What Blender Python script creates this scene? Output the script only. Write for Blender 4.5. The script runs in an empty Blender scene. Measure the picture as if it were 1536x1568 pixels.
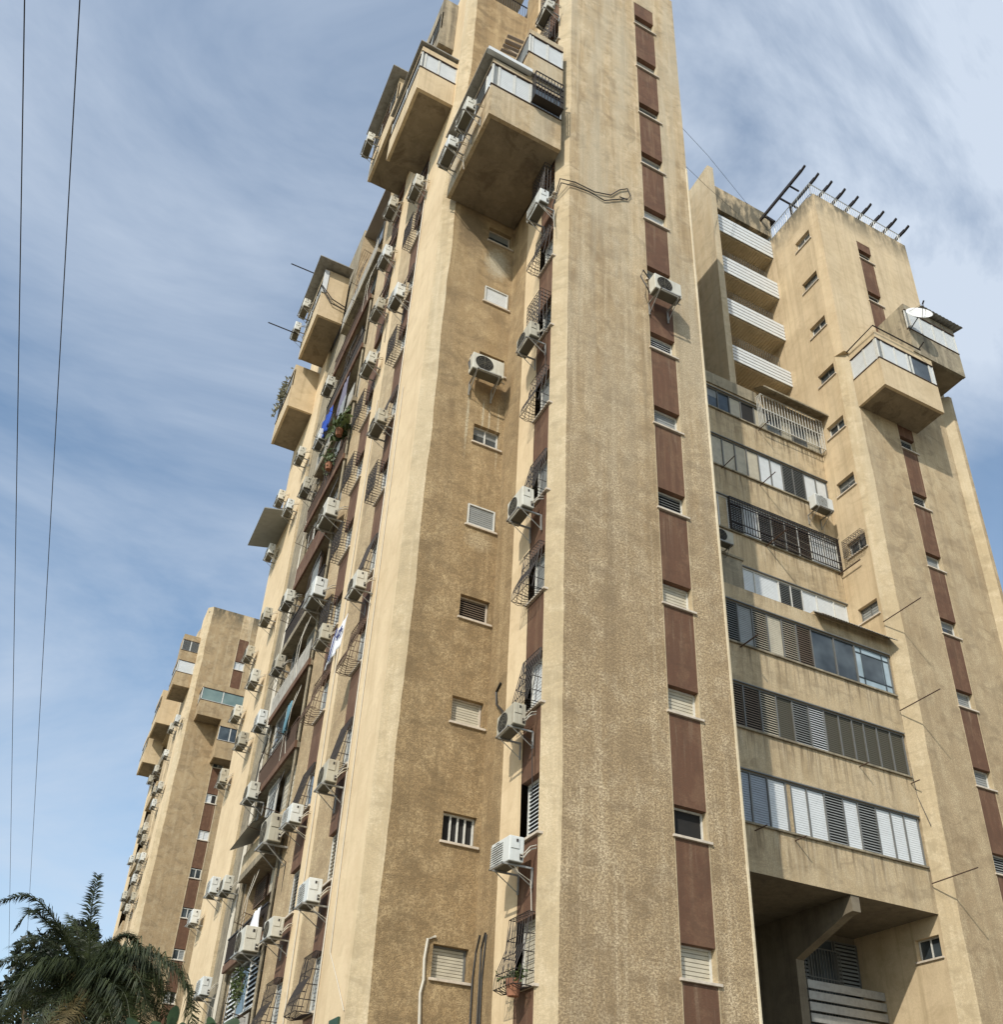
import bpy, bmesh, math, random
from mathutils import Vector, Matrix, noise as noise_
random.seed(7)
C = bpy.data.collections.new("scene"); bpy.context.scene.collection.children.link(C)
SC = bpy.context.scene

# ------------------------------------------------------------------ camera
# world frame: X along the front faces, Y away from the viewer, Z up; eye at the origin, ground 1.6 m below
GZ = -1.6
cam = bpy.data.cameras.new("camera"); co = bpy.data.objects.new("camera", cam); C.objects.link(co)
R = [[0.893164, -0.043536, -0.447619], [0.259663, 0.862567, 0.434227], [0.367197, -0.504066, 0.781719]]
X_, U_, B_ = Vector((R[0][0], R[0][2], -R[0][1])), -Vector((R[1][0], R[1][2], -R[1][1])), -Vector((R[2][0], R[2][2], -R[2][1]))
co.matrix_world = Matrix(((X_.x, U_.x, B_.x, 0), (X_.y, U_.y, B_.y, 0), (X_.z, U_.z, B_.z, 0), (0, 0, 0, 1)))
cam.sensor_fit = 'HORIZONTAL'; cam.sensor_width = 36; cam.lens = 1478.5/1536*36
cam.shift_y = 240/1536; cam.clip_start = .1; cam.clip_end = 3000
SC.camera = co

# ------------------------------------------------------------------ sky and sun
sun_dir = Vector((-1.583, -1.36, 1.61)).normalized()          # towards the sun
el = math.asin(sun_dir.z); az = math.atan2(sun_dir.x, sun_dir.y)
W = bpy.data.worlds.new("World"); SC.world = W; W.use_nodes = True
nt = W.node_tree; nt.nodes.clear()
def N(nt, t, **k):
    n = nt.nodes.new(t)
    for a, b in k.items(): setattr(n, a, b)
    return n
out = N(nt, 'ShaderNodeOutputWorld'); bg = N(nt, 'ShaderNodeBackground'); bg.inputs[1].default_value = 1
sky = N(nt, 'ShaderNodeTexSky', sky_type='NISHITA', sun_disc=False, sun_elevation=el, sun_rotation=az)
sky.air_density = 1.0; sky.dust_density = 1.2; sky.ozone_density = 1.6
tc = N(nt, 'ShaderNodeTexCoord')
mp = N(nt, 'ShaderNodeMapping'); mp.inputs['Scale'].default_value = (1.2, 2.2, 2.8); mp.inputs['Rotation'].default_value = (.5, -.35, .3)
n1 = N(nt, 'ShaderNodeTexNoise'); n1.inputs['Scale'].default_value = 1.5; n1.inputs['Detail'].default_value = 7; n1.inputs['Roughness'].default_value = .6; n1.inputs['Distortion'].default_value = .6
cr = N(nt, 'ShaderNodeValToRGB'); cr.color_ramp.elements[0].position = .34; cr.color_ramp.elements[1].position = .70
mp2 = N(nt, 'ShaderNodeMapping'); mp2.inputs['Location'].default_value = (.35, .1, 0)
n2 = N(nt, 'ShaderNodeTexNoise'); n2.inputs['Scale'].default_value = 1.3; n2.inputs['Detail'].default_value = 2
sep = N(nt, 'ShaderNodeSeparateXYZ')
rg = N(nt, 'ShaderNodeMapRange'); rg.inputs[1].default_value = .1; rg.inputs[2].default_value = .62; rg.inputs[3].default_value = .72; rg.inputs[4].default_value = 1.35
ml = N(nt, 'ShaderNodeMath', operation='MULTIPLY')
mx = N(nt, 'ShaderNodeMixRGB'); skm = N(nt, 'ShaderNodeMixRGB', blend_type='MULTIPLY'); skm.inputs[0].default_value = 1
skm.inputs[2].default_value = (.19, .205, .195, 1)
mx.inputs[2].default_value = (.64, .73, .86, 1)
L = nt.links.new
L(sky.outputs[0], skm.inputs[1]); L(skm.outputs[0], mx.inputs[1])
L(tc.outputs['Generated'], mp.inputs[0]); L(mp.outputs[0], n1.inputs[0]); L(n1.outputs[0], cr.inputs[0])
L(tc.outputs['Generated'], mp2.inputs[0]); L(mp2.outputs[0], n2.inputs[0])
L(tc.outputs['Generated'], sep.inputs[0]); L(sep.outputs[0], rg.inputs[0])
L(cr.outputs[0], ml.inputs[0]); L(rg.outputs[0], ml.inputs[1])
def near_dir(d, r0, r1):                                             # how close the sky direction is to d, with a cloud-like ragged edge
    v = N(nt, 'ShaderNodeVectorMath', operation='DISTANCE'); v.inputs[1].default_value = d; L(tc.outputs['Generated'], v.inputs[0])
    n_ = N(nt, 'ShaderNodeTexNoise'); n_.inputs['Scale'].default_value = 4; n_.inputs['Detail'].default_value = 6; L(tc.outputs['Generated'], n_.inputs[0])
    a_ = N(nt, 'ShaderNodeMath', operation='MULTIPLY_ADD'); a_.inputs[1].default_value = .35; L(n_.outputs[0], a_.inputs[0]); L(v.outputs['Value'], a_.inputs[2])
    r_ = N(nt, 'ShaderNodeMapRange'); r_.inputs[1].default_value = r1; r_.inputs[2].default_value = r0; L(a_.outputs[0], r_.inputs[0]); return r_.outputs[0]
bank = near_dir((.58, .32, .80), .30, .58); gap = near_dir((.74, .44, .54), .27, .36)
bkr = N(nt, 'ShaderNodeMapRange'); bkr.inputs[1].default_value = .35; bkr.inputs[2].default_value = .62; bkr.inputs[3].default_value = .35; L(n1.outputs[0], bkr.inputs[0])
bkm = N(nt, 'ShaderNodeMath', operation='MULTIPLY'); L(bank, bkm.inputs[0]); L(bkr.outputs[0], bkm.inputs[1])
ad = N(nt, 'ShaderNodeMath', operation='MULTIPLY_ADD', use_clamp=True); ad.inputs[1].default_value = .25; L(bkm.outputs[0], ad.inputs[0]); L(ml.outputs[0], ad.inputs[2])
iv = N(nt, 'ShaderNodeMath', operation='MULTIPLY_ADD'); iv.inputs[1].default_value = -.8; iv.inputs[2].default_value = 1; L(gap, iv.inputs[0])
ml2 = N(nt, 'ShaderNodeMath', operation='MULTIPLY'); L(ad.outputs[0], ml2.inputs[0]); L(iv.outputs[0], ml2.inputs[1])
L(ml2.outputs[0], mx.inputs[0]); L(mx.outputs[0], bg.inputs[0]); L(bg.outputs[0], out.inputs[0])
sl = bpy.data.lights.new("sun", 'SUN'); sl.energy = 3.85; sl.angle = math.radians(.55); sl.color = (1, .945, .85)
so = bpy.data.objects.new("sun", sl); C.objects.link(so); so.rotation_euler = sun_dir.to_track_quat('Z', 'Y').to_euler()
vs = SC.view_settings; vs.view_transform = 'Standard'; vs.look = 'None'; vs.exposure = 0; vs.gamma = 1
SC.render.resolution_x = 1004; SC.render.resolution_y = 1024

# ------------------------------------------------------------------ materials
def base_mat(name, rough=.85, metal=0):
    m = bpy.data.materials.new(name); m.use_nodes = True
    b = m.node_tree.nodes['Principled BSDF']; b.inputs['Roughness'].default_value = rough; b.inputs['Metallic'].default_value = metal
    return m, m.node_tree, b
def ramp(nt, src, a, b, ca=(0, 0, 0, 1), cb=(1, 1, 1, 1)):
    r = N(nt, 'ShaderNodeValToRGB'); e = r.color_ramp.elements
    e[0].position = a; e[1].position = b; e[0].color = ca; e[1].color = cb
    nt.links.new(src, r.inputs[0]); return r.outputs[0]
def noise(nt, vec, scale, det=3, rough=.5, dist=0):
    n = N(nt, 'ShaderNodeTexNoise'); n.inputs['Scale'].default_value = scale; n.inputs['Detail'].default_value = det
    n.inputs['Roughness'].default_value = rough; n.inputs['Distortion'].default_value = dist
    nt.links.new(vec, n.inputs[0]); return n.outputs[0]
def mapping(nt, vec, sc):
    m = N(nt, 'ShaderNodeMapping'); m.inputs['Scale'].default_value = sc; nt.links.new(vec, m.inputs[0]); return m.outputs[0]
def mix(nt, f, a, b, mode='MIX'):
    m = N(nt, 'ShaderNodeMixRGB', blend_type=mode)
    for i, v in enumerate((f, a, b)):
        if isinstance(v, (int, float)): m.inputs[i].default_value = v
        elif isinstance(v, tuple): m.inputs[i].default_value = v
        else: nt.links.new(v, m.inputs[i])
    return m.outputs[0]
def math_(nt, op, a, b=0):
    m = N(nt, 'ShaderNodeMath', operation=op)
    for i, v in enumerate((a, b)):
        if isinstance(v, (int, float)): m.inputs[i].default_value = v
        else: nt.links.new(v, m.inputs[i])
    return m.outputs[0]
def plaster(name, base, blot, spk_lo, spk_hi, speck=.5, bump=.5, wash=0, streak=.3, scale=1.0, drip=None, mold=0, splotch=None, dk=1):
    m, nt, b = base_mat(name, .93)
    pos = N(nt, 'ShaderNodeNewGeometry').outputs['Position']
    sp = N(nt, 'ShaderNodeSeparateXYZ'); nt.links.new(pos, sp.inputs[0]); Z = sp.outputs[2]
    def rng(v, a, b_):
        r = N(nt, 'ShaderNodeMapRange'); r.inputs[1].default_value = a; r.inputs[2].default_value = b_; nt.links.new(v, r.inputs[0]); return r.outputs[0]
    hi = rng(Z, 14, 33)                                              # the render coat is smoother and washed paler high up
    big = noise(nt, pos, .5, 7, .62, .5)
    col = mix(nt, ramp(nt, big, .38, .62), base, blot)
    mid = noise(nt, mapping(nt, pos, (1.4, 1.4, 1.0)), 1.6, 7, .7, .3)
    col = mix(nt, math_(nt, 'MULTIPLY', ramp(nt, mid, .49, .60), .42 if speck > .3 else .28), col, spk_hi)
    col = mix(nt, math_(nt, 'MULTIPLY', ramp(nt, noise(nt, mapping(nt, pos, (1, 1, 1.5)), 1.3, 7, .7, .8), .5, .62), .5 if speck > .3 else .28), col, spk_lo)
    st = noise(nt, mapping(nt, pos, (2.6, 2.6, .1)), 1.2, 6, .65)
    col = mix(nt, math_(nt, 'MULTIPLY', ramp(nt, st, .5, .68), streak), col, spk_lo)
    st2 = noise(nt, mapping(nt, pos, (3.5, 3.5, .16)), 1.1, 5, .6)
    col = mix(nt, math_(nt, 'MULTIPLY', ramp(nt, st2, .54, .68), streak*.9), col, spk_hi)
    if wash:
        w = noise(nt, mapping(nt, pos, (1.0, 1.0, .09)), 1.1, 6, .65)
        w = math_(nt, 'MULTIPLY', ramp(nt, w, .42, .6), rng(Z, 11, 24))
        col = mix(nt, math_(nt, 'MULTIPLY', w, wash), col, (.56, .49, .36, 1))
    if drip:                                                          # run-off stains that start under each sill, one storey apart
        t_ = math_(nt, 'FRACT', math_(nt, 'DIVIDE', math_(nt, 'SUBTRACT', Z, drip), 2.9))
        dn = noise(nt, mapping(nt, pos, (5.5, 5.5, .35)), 1.4, 5, .6)
        col = mix(nt, math_(nt, 'MULTIPLY', math_(nt, 'MULTIPLY', ramp(nt, dn, .5, .62), rng(t_, .52, .95)), .75*dk), col, (.13, .09, .05, 1))
        dn = noise(nt, mapping(nt, pos, (4, 4, .3)), 1.9, 4, .6)
        col = mix(nt, math_(nt, 'MULTIPLY', math_(nt, 'MULTIPLY', ramp(nt, dn, .53, .64), rng(t_, .45, .9)), .6*dk), col, (.58, .48, .33, 1))
    if mold:                                                          # black mould below the parapet tops
        dn = noise(nt, mapping(nt, pos, (1.6, 1.6, .5)), 1.6, 6, .65)
        col = mix(nt, math_(nt, 'MULTIPLY', math_(nt, 'MULTIPLY', ramp(nt, dn, .33, .55), rng(Z, mold-1.7, mold-.1)), .9), col, (.075, .07, .05, 1))
    if splotch:
        for (cx, cz, r, c_) in splotch:
            dx = math_(nt, 'DIVIDE', math_(nt, 'SUBTRACT', sp.outputs[0], cx), r[0]); dz = math_(nt, 'DIVIDE', math_(nt, 'SUBTRACT', Z, cz), r[1])
            d_ = math_(nt, 'SQRT', math_(nt, 'ADD', math_(nt, 'MULTIPLY', dx, dx), math_(nt, 'MULTIPLY', dz, dz)))
            f_ = rng(math_(nt, 'ADD', d_, math_(nt, 'MULTIPLY', noise(nt, pos, 7, 6, .75), 1.1)), 1.45, .95)
            col = mix(nt, math_(nt, 'MULTIPLY', f_, .8), col, c_)
    gr = noise(nt, pos, 20*scale, 8, .88)
    amp = math_(nt, 'MULTIPLY', math_(nt, 'SUBTRACT', 1.15, hi), speck)
    col = mix(nt, math_(nt, 'MULTIPLY', ramp(nt, gr, .53, .62), amp), col, spk_hi)
    col = mix(nt, math_(nt, 'MULTIPLY', ramp(nt, gr, .49, .41), amp), col, spk_lo)
    bp = N(nt, 'ShaderNodeBump'); bp.inputs['Strength'].default_value = bump; bp.inputs['Distance'].default_value = .045
    nt.links.new(mix(nt, .35, gr, noise(nt, pos, 40*scale, 2)), bp.inputs['Height'])
    nt.links.new(col, b.inputs['Base Color']); nt.links.new(bp.outputs[0], b.inputs['Normal'])
    return m
def simple(name, col, rough=.6, metal=0, var=.15, scale=6, streak=0, dirt=(.08, .06, .045, 1)):
    m, nt, b = base_mat(name, rough, metal)
    pos = N(nt, 'ShaderNodeNewGeometry').outputs['Position']
    n = noise(nt, pos, scale, 4, .6)
    c = mix(nt, math_(nt, 'MULTIPLY', ramp(nt, n, .42, .75), var), tuple(col)+(1,), dirt)
    if streak:
        s = noise(nt, mapping(nt, pos, (6, 6, .4)), 2, 4, .6)
        c = mix(nt, math_(nt, 'MULTIPLY', ramp(nt, s, .5, .72), streak), c, dirt)
    nt.links.new(c, b.inputs['Base Color'])
    return m
M = {}
M['rough'] = plaster('rough_render', (.56, .418, .245, 1), (.455, .328, .182, 1), (.21, .145, .078, 1), (.82, .67, .45, 1), .72, .8, .6, .5)
M['roughF'] = plaster('rough_render_far', (.42, .305, .17, 1), (.35, .25, .138, 1), (.18, .13, .075, 1), (.52, .42, .27, 1), .4, .5, 0, .35, .6, mold=43.7)
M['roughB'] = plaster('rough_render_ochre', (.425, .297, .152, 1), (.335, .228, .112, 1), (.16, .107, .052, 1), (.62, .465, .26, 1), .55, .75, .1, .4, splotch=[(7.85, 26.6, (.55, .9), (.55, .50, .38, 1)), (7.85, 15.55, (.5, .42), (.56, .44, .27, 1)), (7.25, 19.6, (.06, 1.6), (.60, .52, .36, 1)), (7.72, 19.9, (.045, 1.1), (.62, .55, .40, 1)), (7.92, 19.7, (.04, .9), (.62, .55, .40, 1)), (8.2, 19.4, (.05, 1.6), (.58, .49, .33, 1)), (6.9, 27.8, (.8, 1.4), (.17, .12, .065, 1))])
M['roughC'] = plaster('rough_render_tan', (.50, .38, .228, 1), (.41, .30, .172, 1), (.21, .15, .085, 1), (.64, .52, .33, 1), .5, .6, .2, .4)
M['band'] = plaster('rough_render_rows', (.55, .425, .26, 1), (.45, .342, .20, 1), (.21, .155, .09, 1), (.60, .49, .32, 1), .32, .45, .1, .45, drip=9.93)
M['smooth'] = plaster('smooth_paint', (.71, .56, .36, 1), (.63, .485, .30, 1), (.45, .33, .185, 1), (.76, .62, .40, 1), .14, .15, .0, .35)
M['smoothC'] = plaster('side_render', (.61, .48, .31, 1), (.52, .40, .245, 1), (.32, .235, .13, 1), (.68, .54, .34, 1), .16, .2, .1, .5, mold=42.1)
M['edge'] = plaster('corner_render', (.53, .42, .265, 1), (.46, .36, .22, 1), (.30, .235, .14, 1), (.66, .55, .38, 1), .35, .4, .4, .4)
M['gray'] = plaster('weathered_concrete', (.33, .28, .19, 1), (.24, .20, .14, 1), (.10, .085, .06, 1), (.47, .40, .28, 1), .4, .4, 0, .8)
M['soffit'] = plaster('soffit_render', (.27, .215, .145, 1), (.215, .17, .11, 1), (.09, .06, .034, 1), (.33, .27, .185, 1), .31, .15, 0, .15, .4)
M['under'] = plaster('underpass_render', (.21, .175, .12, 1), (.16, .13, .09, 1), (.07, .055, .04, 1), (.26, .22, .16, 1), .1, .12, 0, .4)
ZS0 = 4.30
M['brown'] = plaster('brown_paint', (.138, .066, .036, 1), (.118, .056, .031, 1), (.085, .043, .024, 1), (.215, .125, .070, 1), .34, .3, 0, .6, drip=ZS0, dk=.2)
M['bead'] = plaster('bead_render', (.62, .53, .37, 1), (.54, .45, .30, 1), (.4, .33, .22, 1), (.78, .71, .55, 1), .3, .3)
M['sill'] = simple('pale_sill', (.58, .50, .40), .8, 0, .35, 8)
M['frame'] = simple('white_frame', (.62, .61, .56), .5, 0, .25, 10)
M['frame_gray'] = simple('grey_frame', (.16, .16, .15), .5, .2, .2, 10)
M['white_sh'] = simple('white_shutter', (.66, .68, .68), .5, 0, .12, 4)
M['beige_sh'] = simple('beige_shutter', (.52, .47, .36), .6, 0, .25, 4)
M['gray_sh'] = simple('grey_shutter', (.27, .28, .27), .5, 0, .25, 4)
M['bluegray_sh'] = simple('blue_grey_shutter', (.28, .31, .35), .5, 0, .2, 4)
M['olive_sh'] = simple('olive_mesh', (.07, .062, .038), .6, 0, .3, 4)
M['brown_sh'] = simple('brown_slat', (.24, .18, .13), .6, 0, .35, 4)
M['dark'] = simple('dark_inside', (.012, .011, .010), .9, 0, .1, 4)
M['metal'] = simple('black_metal', (.022, .018, .016), .6, .2, .3, 12, 0, (.08, .035, .018, 1))
M['rust'] = simple('rusty_metal', (.10, .06, .04), .8, .1, .5, 14)
M['galv'] = simple('galvanised_metal', (.36, .35, .32), .5, .4, .35, 7)
M['ac'] = simple('ac_casing', (.58, .56, .48), .5, 0, .4, 2.2, .35, (.30, .25, .17, 1))
M['ac_b'] = simple('ac_casing_white', (.62, .63, .60), .45, 0, .25, 3, .25, (.36, .33, .27, 1))
M['ac_old'] = simple('ac_casing_old', (.44, .41, .32), .6, 0, .5, 2, .5, (.20, .15, .10, 1))
M['ac_under'] = simple('ac_underside', (.13, .12, .09), .8, 0, .3, 6)
M['cable'] = simple('cable_black', (.02, .018, .016), .6)
M['cable_w'] = simple('cable_pale', (.50, .46, .38), .6)
M['conc_roof'] = simple('roof_concrete', (.3, .28, .25), .9)
M['terr'] = simple('terracotta', (.30, .13, .07), .9, 0, .3)
M['asbestos'] = simple('corrugated_sheet', (.33, .32, .29), .9, 0, .5, 5, .3)
m, nt, b = base_mat('glass_dark', .08); b.inputs['Base Color'].default_value = (.035, .045, .05, 1)
nz = noise(nt, N(nt, 'ShaderNodeNewGeometry').outputs['Position'], 1.2, 2); nt.links.new(ramp(nt, nz, .3, .8, (.02, .025, .028, 1), (.10, .12, .13, 1)), b.inputs['Base Color']); M['glass'] = m
m, nt, b = base_mat('glass_teal', .12); nz = noise(nt, N(nt, 'ShaderNodeNewGeometry').outputs['Position'], 1.5, 2)
nt.links.new(ramp(nt, nz, .3, .7, (.13, .19, .18, 1), (.20, .27, .25, 1)), b.inputs['Base Color']); M['teal'] = m
m, nt, b = base_mat('glass_blue', .15); b.inputs['Base Color'].default_value = (.33, .40, .44, 1)
nz = noise(nt, N(nt, 'ShaderNodeNewGeometry').outputs['Position'], 2, 2); nt.links.new(ramp(nt, nz, .3, .7, (.26, .33, .36, 1), (.38, .46, .50, 1)), b.inputs['Base Color']); M['blueglass'] = m
def leafmat(name, c1, c2, tr=.25):
    m, nt, b = base_mat(name, .55)
    pos = N(nt, 'ShaderNodeNewGeometry').outputs['Position']
    c = ramp(nt, noise(nt, pos, 5, 3), .35, .7, c1, c2); nt.links.new(c, b.inputs['Base Color'])
    t = N(nt, 'ShaderNodeBsdfTranslucent'); nt.links.new(c, t.inputs[0]); ms = N(nt, 'ShaderNodeMixShader'); ms.inputs[0].default_value = tr
    o = nt.nodes['Material Output']; nt.links.new(b.outputs[0], ms.inputs[1]); nt.links.new(t.outputs[0], ms.inputs[2]); nt.links.new(ms.outputs[0], o.inputs[0])
    return m
M['frond'] = leafmat('palm_leaf', (.020, .030, .013, 1), (.07, .088, .032, 1), .35)
M['frond_dry'] = leafmat('palm_leaf_dry', (.07, .055, .02, 1), (.17, .125, .05, 1))
M['leaf'] = leafmat('tree_leaf', (.008, .014, .008, 1), (.022, .034, .014, 1))
M['dry_leaf'] = leafmat('dry_stems', (.20, .19, .13, 1), (.32, .30, .20, 1))
M['leaf_b'] = leafmat('broad_leaf', (.025, .05, .018, 1), (.06, .10, .035, 1))
M['leaf_p'] = leafmat('pot_leaf', (.045, .07, .018, 1), (.12, .15, .05, 1))
M['bark'] = simple('bark', (.12, .085, .055), .95, 0, .5, 10)
M['grass'] = simple('ground_earth', (.19, .165, .11), .95, 0, .4, 1)
M['asphalt'] = simple('asphalt', (.05, .05, .05), .9, 0, .2, 20)
M['pave'] = simple('paving', (.32, .30, .27), .9, 0, .3, 3)
M['blue'] = simple('blue_cloth', (.01, .06, .36), .8)
M['purple'] = simple('grey_purple_cloth', (.17, .16, .22), .9)
M['whitecloth'] = simple('white_cloth', (.72, .73, .76), .85, 0, .1)
M['navy'] = simple('navy_stripe', (.045, .06, .20), .85)
M['teal_cl'] = simple('teal_cloth', (.10, .22, .28), .9)
M['yellow'] = simple('yellow_paint', (.65, .45, .03), .6)
M['green'] = simple('dark_green_paint', (.02, .06, .03), .5)
M['dish'] = simple('dish_white', (.70, .70, .68), .5, 0, .1)

# ------------------------------------------------------------------ mesh helpers
class MB:
    def __init__(s): s.bm = bmesh.new()
    def quad(s, *p):
        vs = [s.bm.verts.new(q) for q in p]; s.bm.faces.new(vs); return s
    def box(s, x0, x1, y0, y1, z0, z1):
        v = [s.bm.verts.new((x, y, z)) for z in (z0, z1) for x, y in ((x0, y0), (x1, y0), (x1, y1), (x0, y1))]
        for f in ((3, 2, 1, 0), (4, 5, 6, 7), (0, 1, 5, 4), (1, 2, 6, 5), (2, 3, 7, 6), (3, 0, 4, 7)): s.bm.faces.new([v[i] for i in f])
        return s
    def obox(s, o, ax, ay, az):                                      # box from a corner and three edge vectors
        o, ax, ay, az = map(Vector, (o, ax, ay, az))
        v = [s.bm.verts.new(o+a*ax+b*ay+c*az) for c in (0, 1) for a, b in ((0, 0), (1, 0), (1, 1), (0, 1))]
        for f in ((3, 2, 1, 0), (4, 5, 6, 7), (0, 1, 5, 4), (1, 2, 6, 5), (2, 3, 7, 6), (3, 0, 4, 7)): s.bm.faces.new([v[i] for i in f])
        return s
    def prism(s, pts, z0, z1, cap=True):
        a = [s.bm.verts.new((x, y, z0)) for x, y in pts]; b = [s.bm.verts.new((x, y, z1)) for x, y in pts]; n = len(pts)
        for i in range(n): s.bm.faces.new((a[i], a[(i+1) % n], b[(i+1) % n], b[i]))
        if cap: s.bm.faces.new(b); s.bm.faces.new(a[::-1])
        return s
    def tube(s, pts, r, n=5, r1=None):
        pts = [Vector(p) for p in pts]; rings = []
        for i, p in enumerate(pts):
            d = (pts[min(i+1, len(pts)-1)]-pts[max(i-1, 0)]).normalized()
            a = d.cross(Vector((0, 0, 1)) if abs(d.z) < .9 else Vector((1, 0, 0))).normalized(); b = d.cross(a)
            rr = r if r1 is None else r+(r1-r)*i/(len(pts)-1)
            rings.append([s.bm.verts.new(p+rr*(math.cos(2*math.pi*k/n)*a+math.sin(2*math.pi*k/n)*b)) for k in range(n)])
        for A, B in zip(rings, rings[1:]):
            for k in range(n): s.bm.faces.new((A[k], A[(k+1) % n], B[(k+1) % n], B[k]))
        s.bm.faces.new(rings[0][::-1]); s.bm.faces.new(rings[-1]); return s
    def disc(s, c, u, v, r, n=20, r0=0):
        c, u, v = Vector(c), Vector(u), Vector(v)
        o = [s.bm.verts.new(c+r*(math.cos(2*math.pi*k/n)*u+math.sin(2*math.pi*k/n)*v)) for k in range(n)]
        if r0:
            i_ = [s.bm.verts.new(c+r0*(math.cos(2*math.pi*k/n)*u+math.sin(2*math.pi*k/n)*v)) for k in range(n)]
            for k in range(n): s.bm.faces.new((o[k], o[(k+1) % n], i_[(k+1) % n], i_[k]))
        else: s.bm.faces.new(o)
        return s
    def build(s, name, mat, parent=None, bevel=0, label=None, smooth=False, center=True, recalc=True):
        if recalc: bmesh.ops.recalc_face_normals(s.bm, faces=s.bm.faces)
        vs = s.bm.verts
        if center and len(vs):
            c = Vector([(min(v.co[i] for v in vs)+max(v.co[i] for v in vs))/2 for i in range(3)])
        else: c = Vector((0, 0, 0))
        me = bpy.data.meshes.new(name)
        for v in vs: v.co -= c
        s.bm.to_mesh(me); s.bm.free()
        me.materials.append(M[mat] if isinstance(mat, str) else mat)
        if smooth:
            for p in me.polygons: p.use_smooth = True
        o = bpy.data.objects.new(name, me); C.objects.link(o)
        pl = Vector((0, 0, 0)); q = parent
        while q: pl += q.location; q = q.parent
        o.location = c-pl; o.parent = parent
        if bevel:
            md = o.modifiers.new('bevel', 'BEVEL'); md.width = bevel; md.segments = 2
        if label: o['label'] = label
        return o
def tag(o, label, cat, group=None):
    o['label'] = label; o['category'] = cat
    if group: o['group'] = group
    return o
def thing(name, label, cat, loc, group=None):
    o = bpy.data.objects.new(name, None); C.objects.link(o); o.location = loc; o.empty_display_size = .2
    return tag(o, label, cat, group)
def struct(o): o['kind'] = 'structure'; return o

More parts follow.
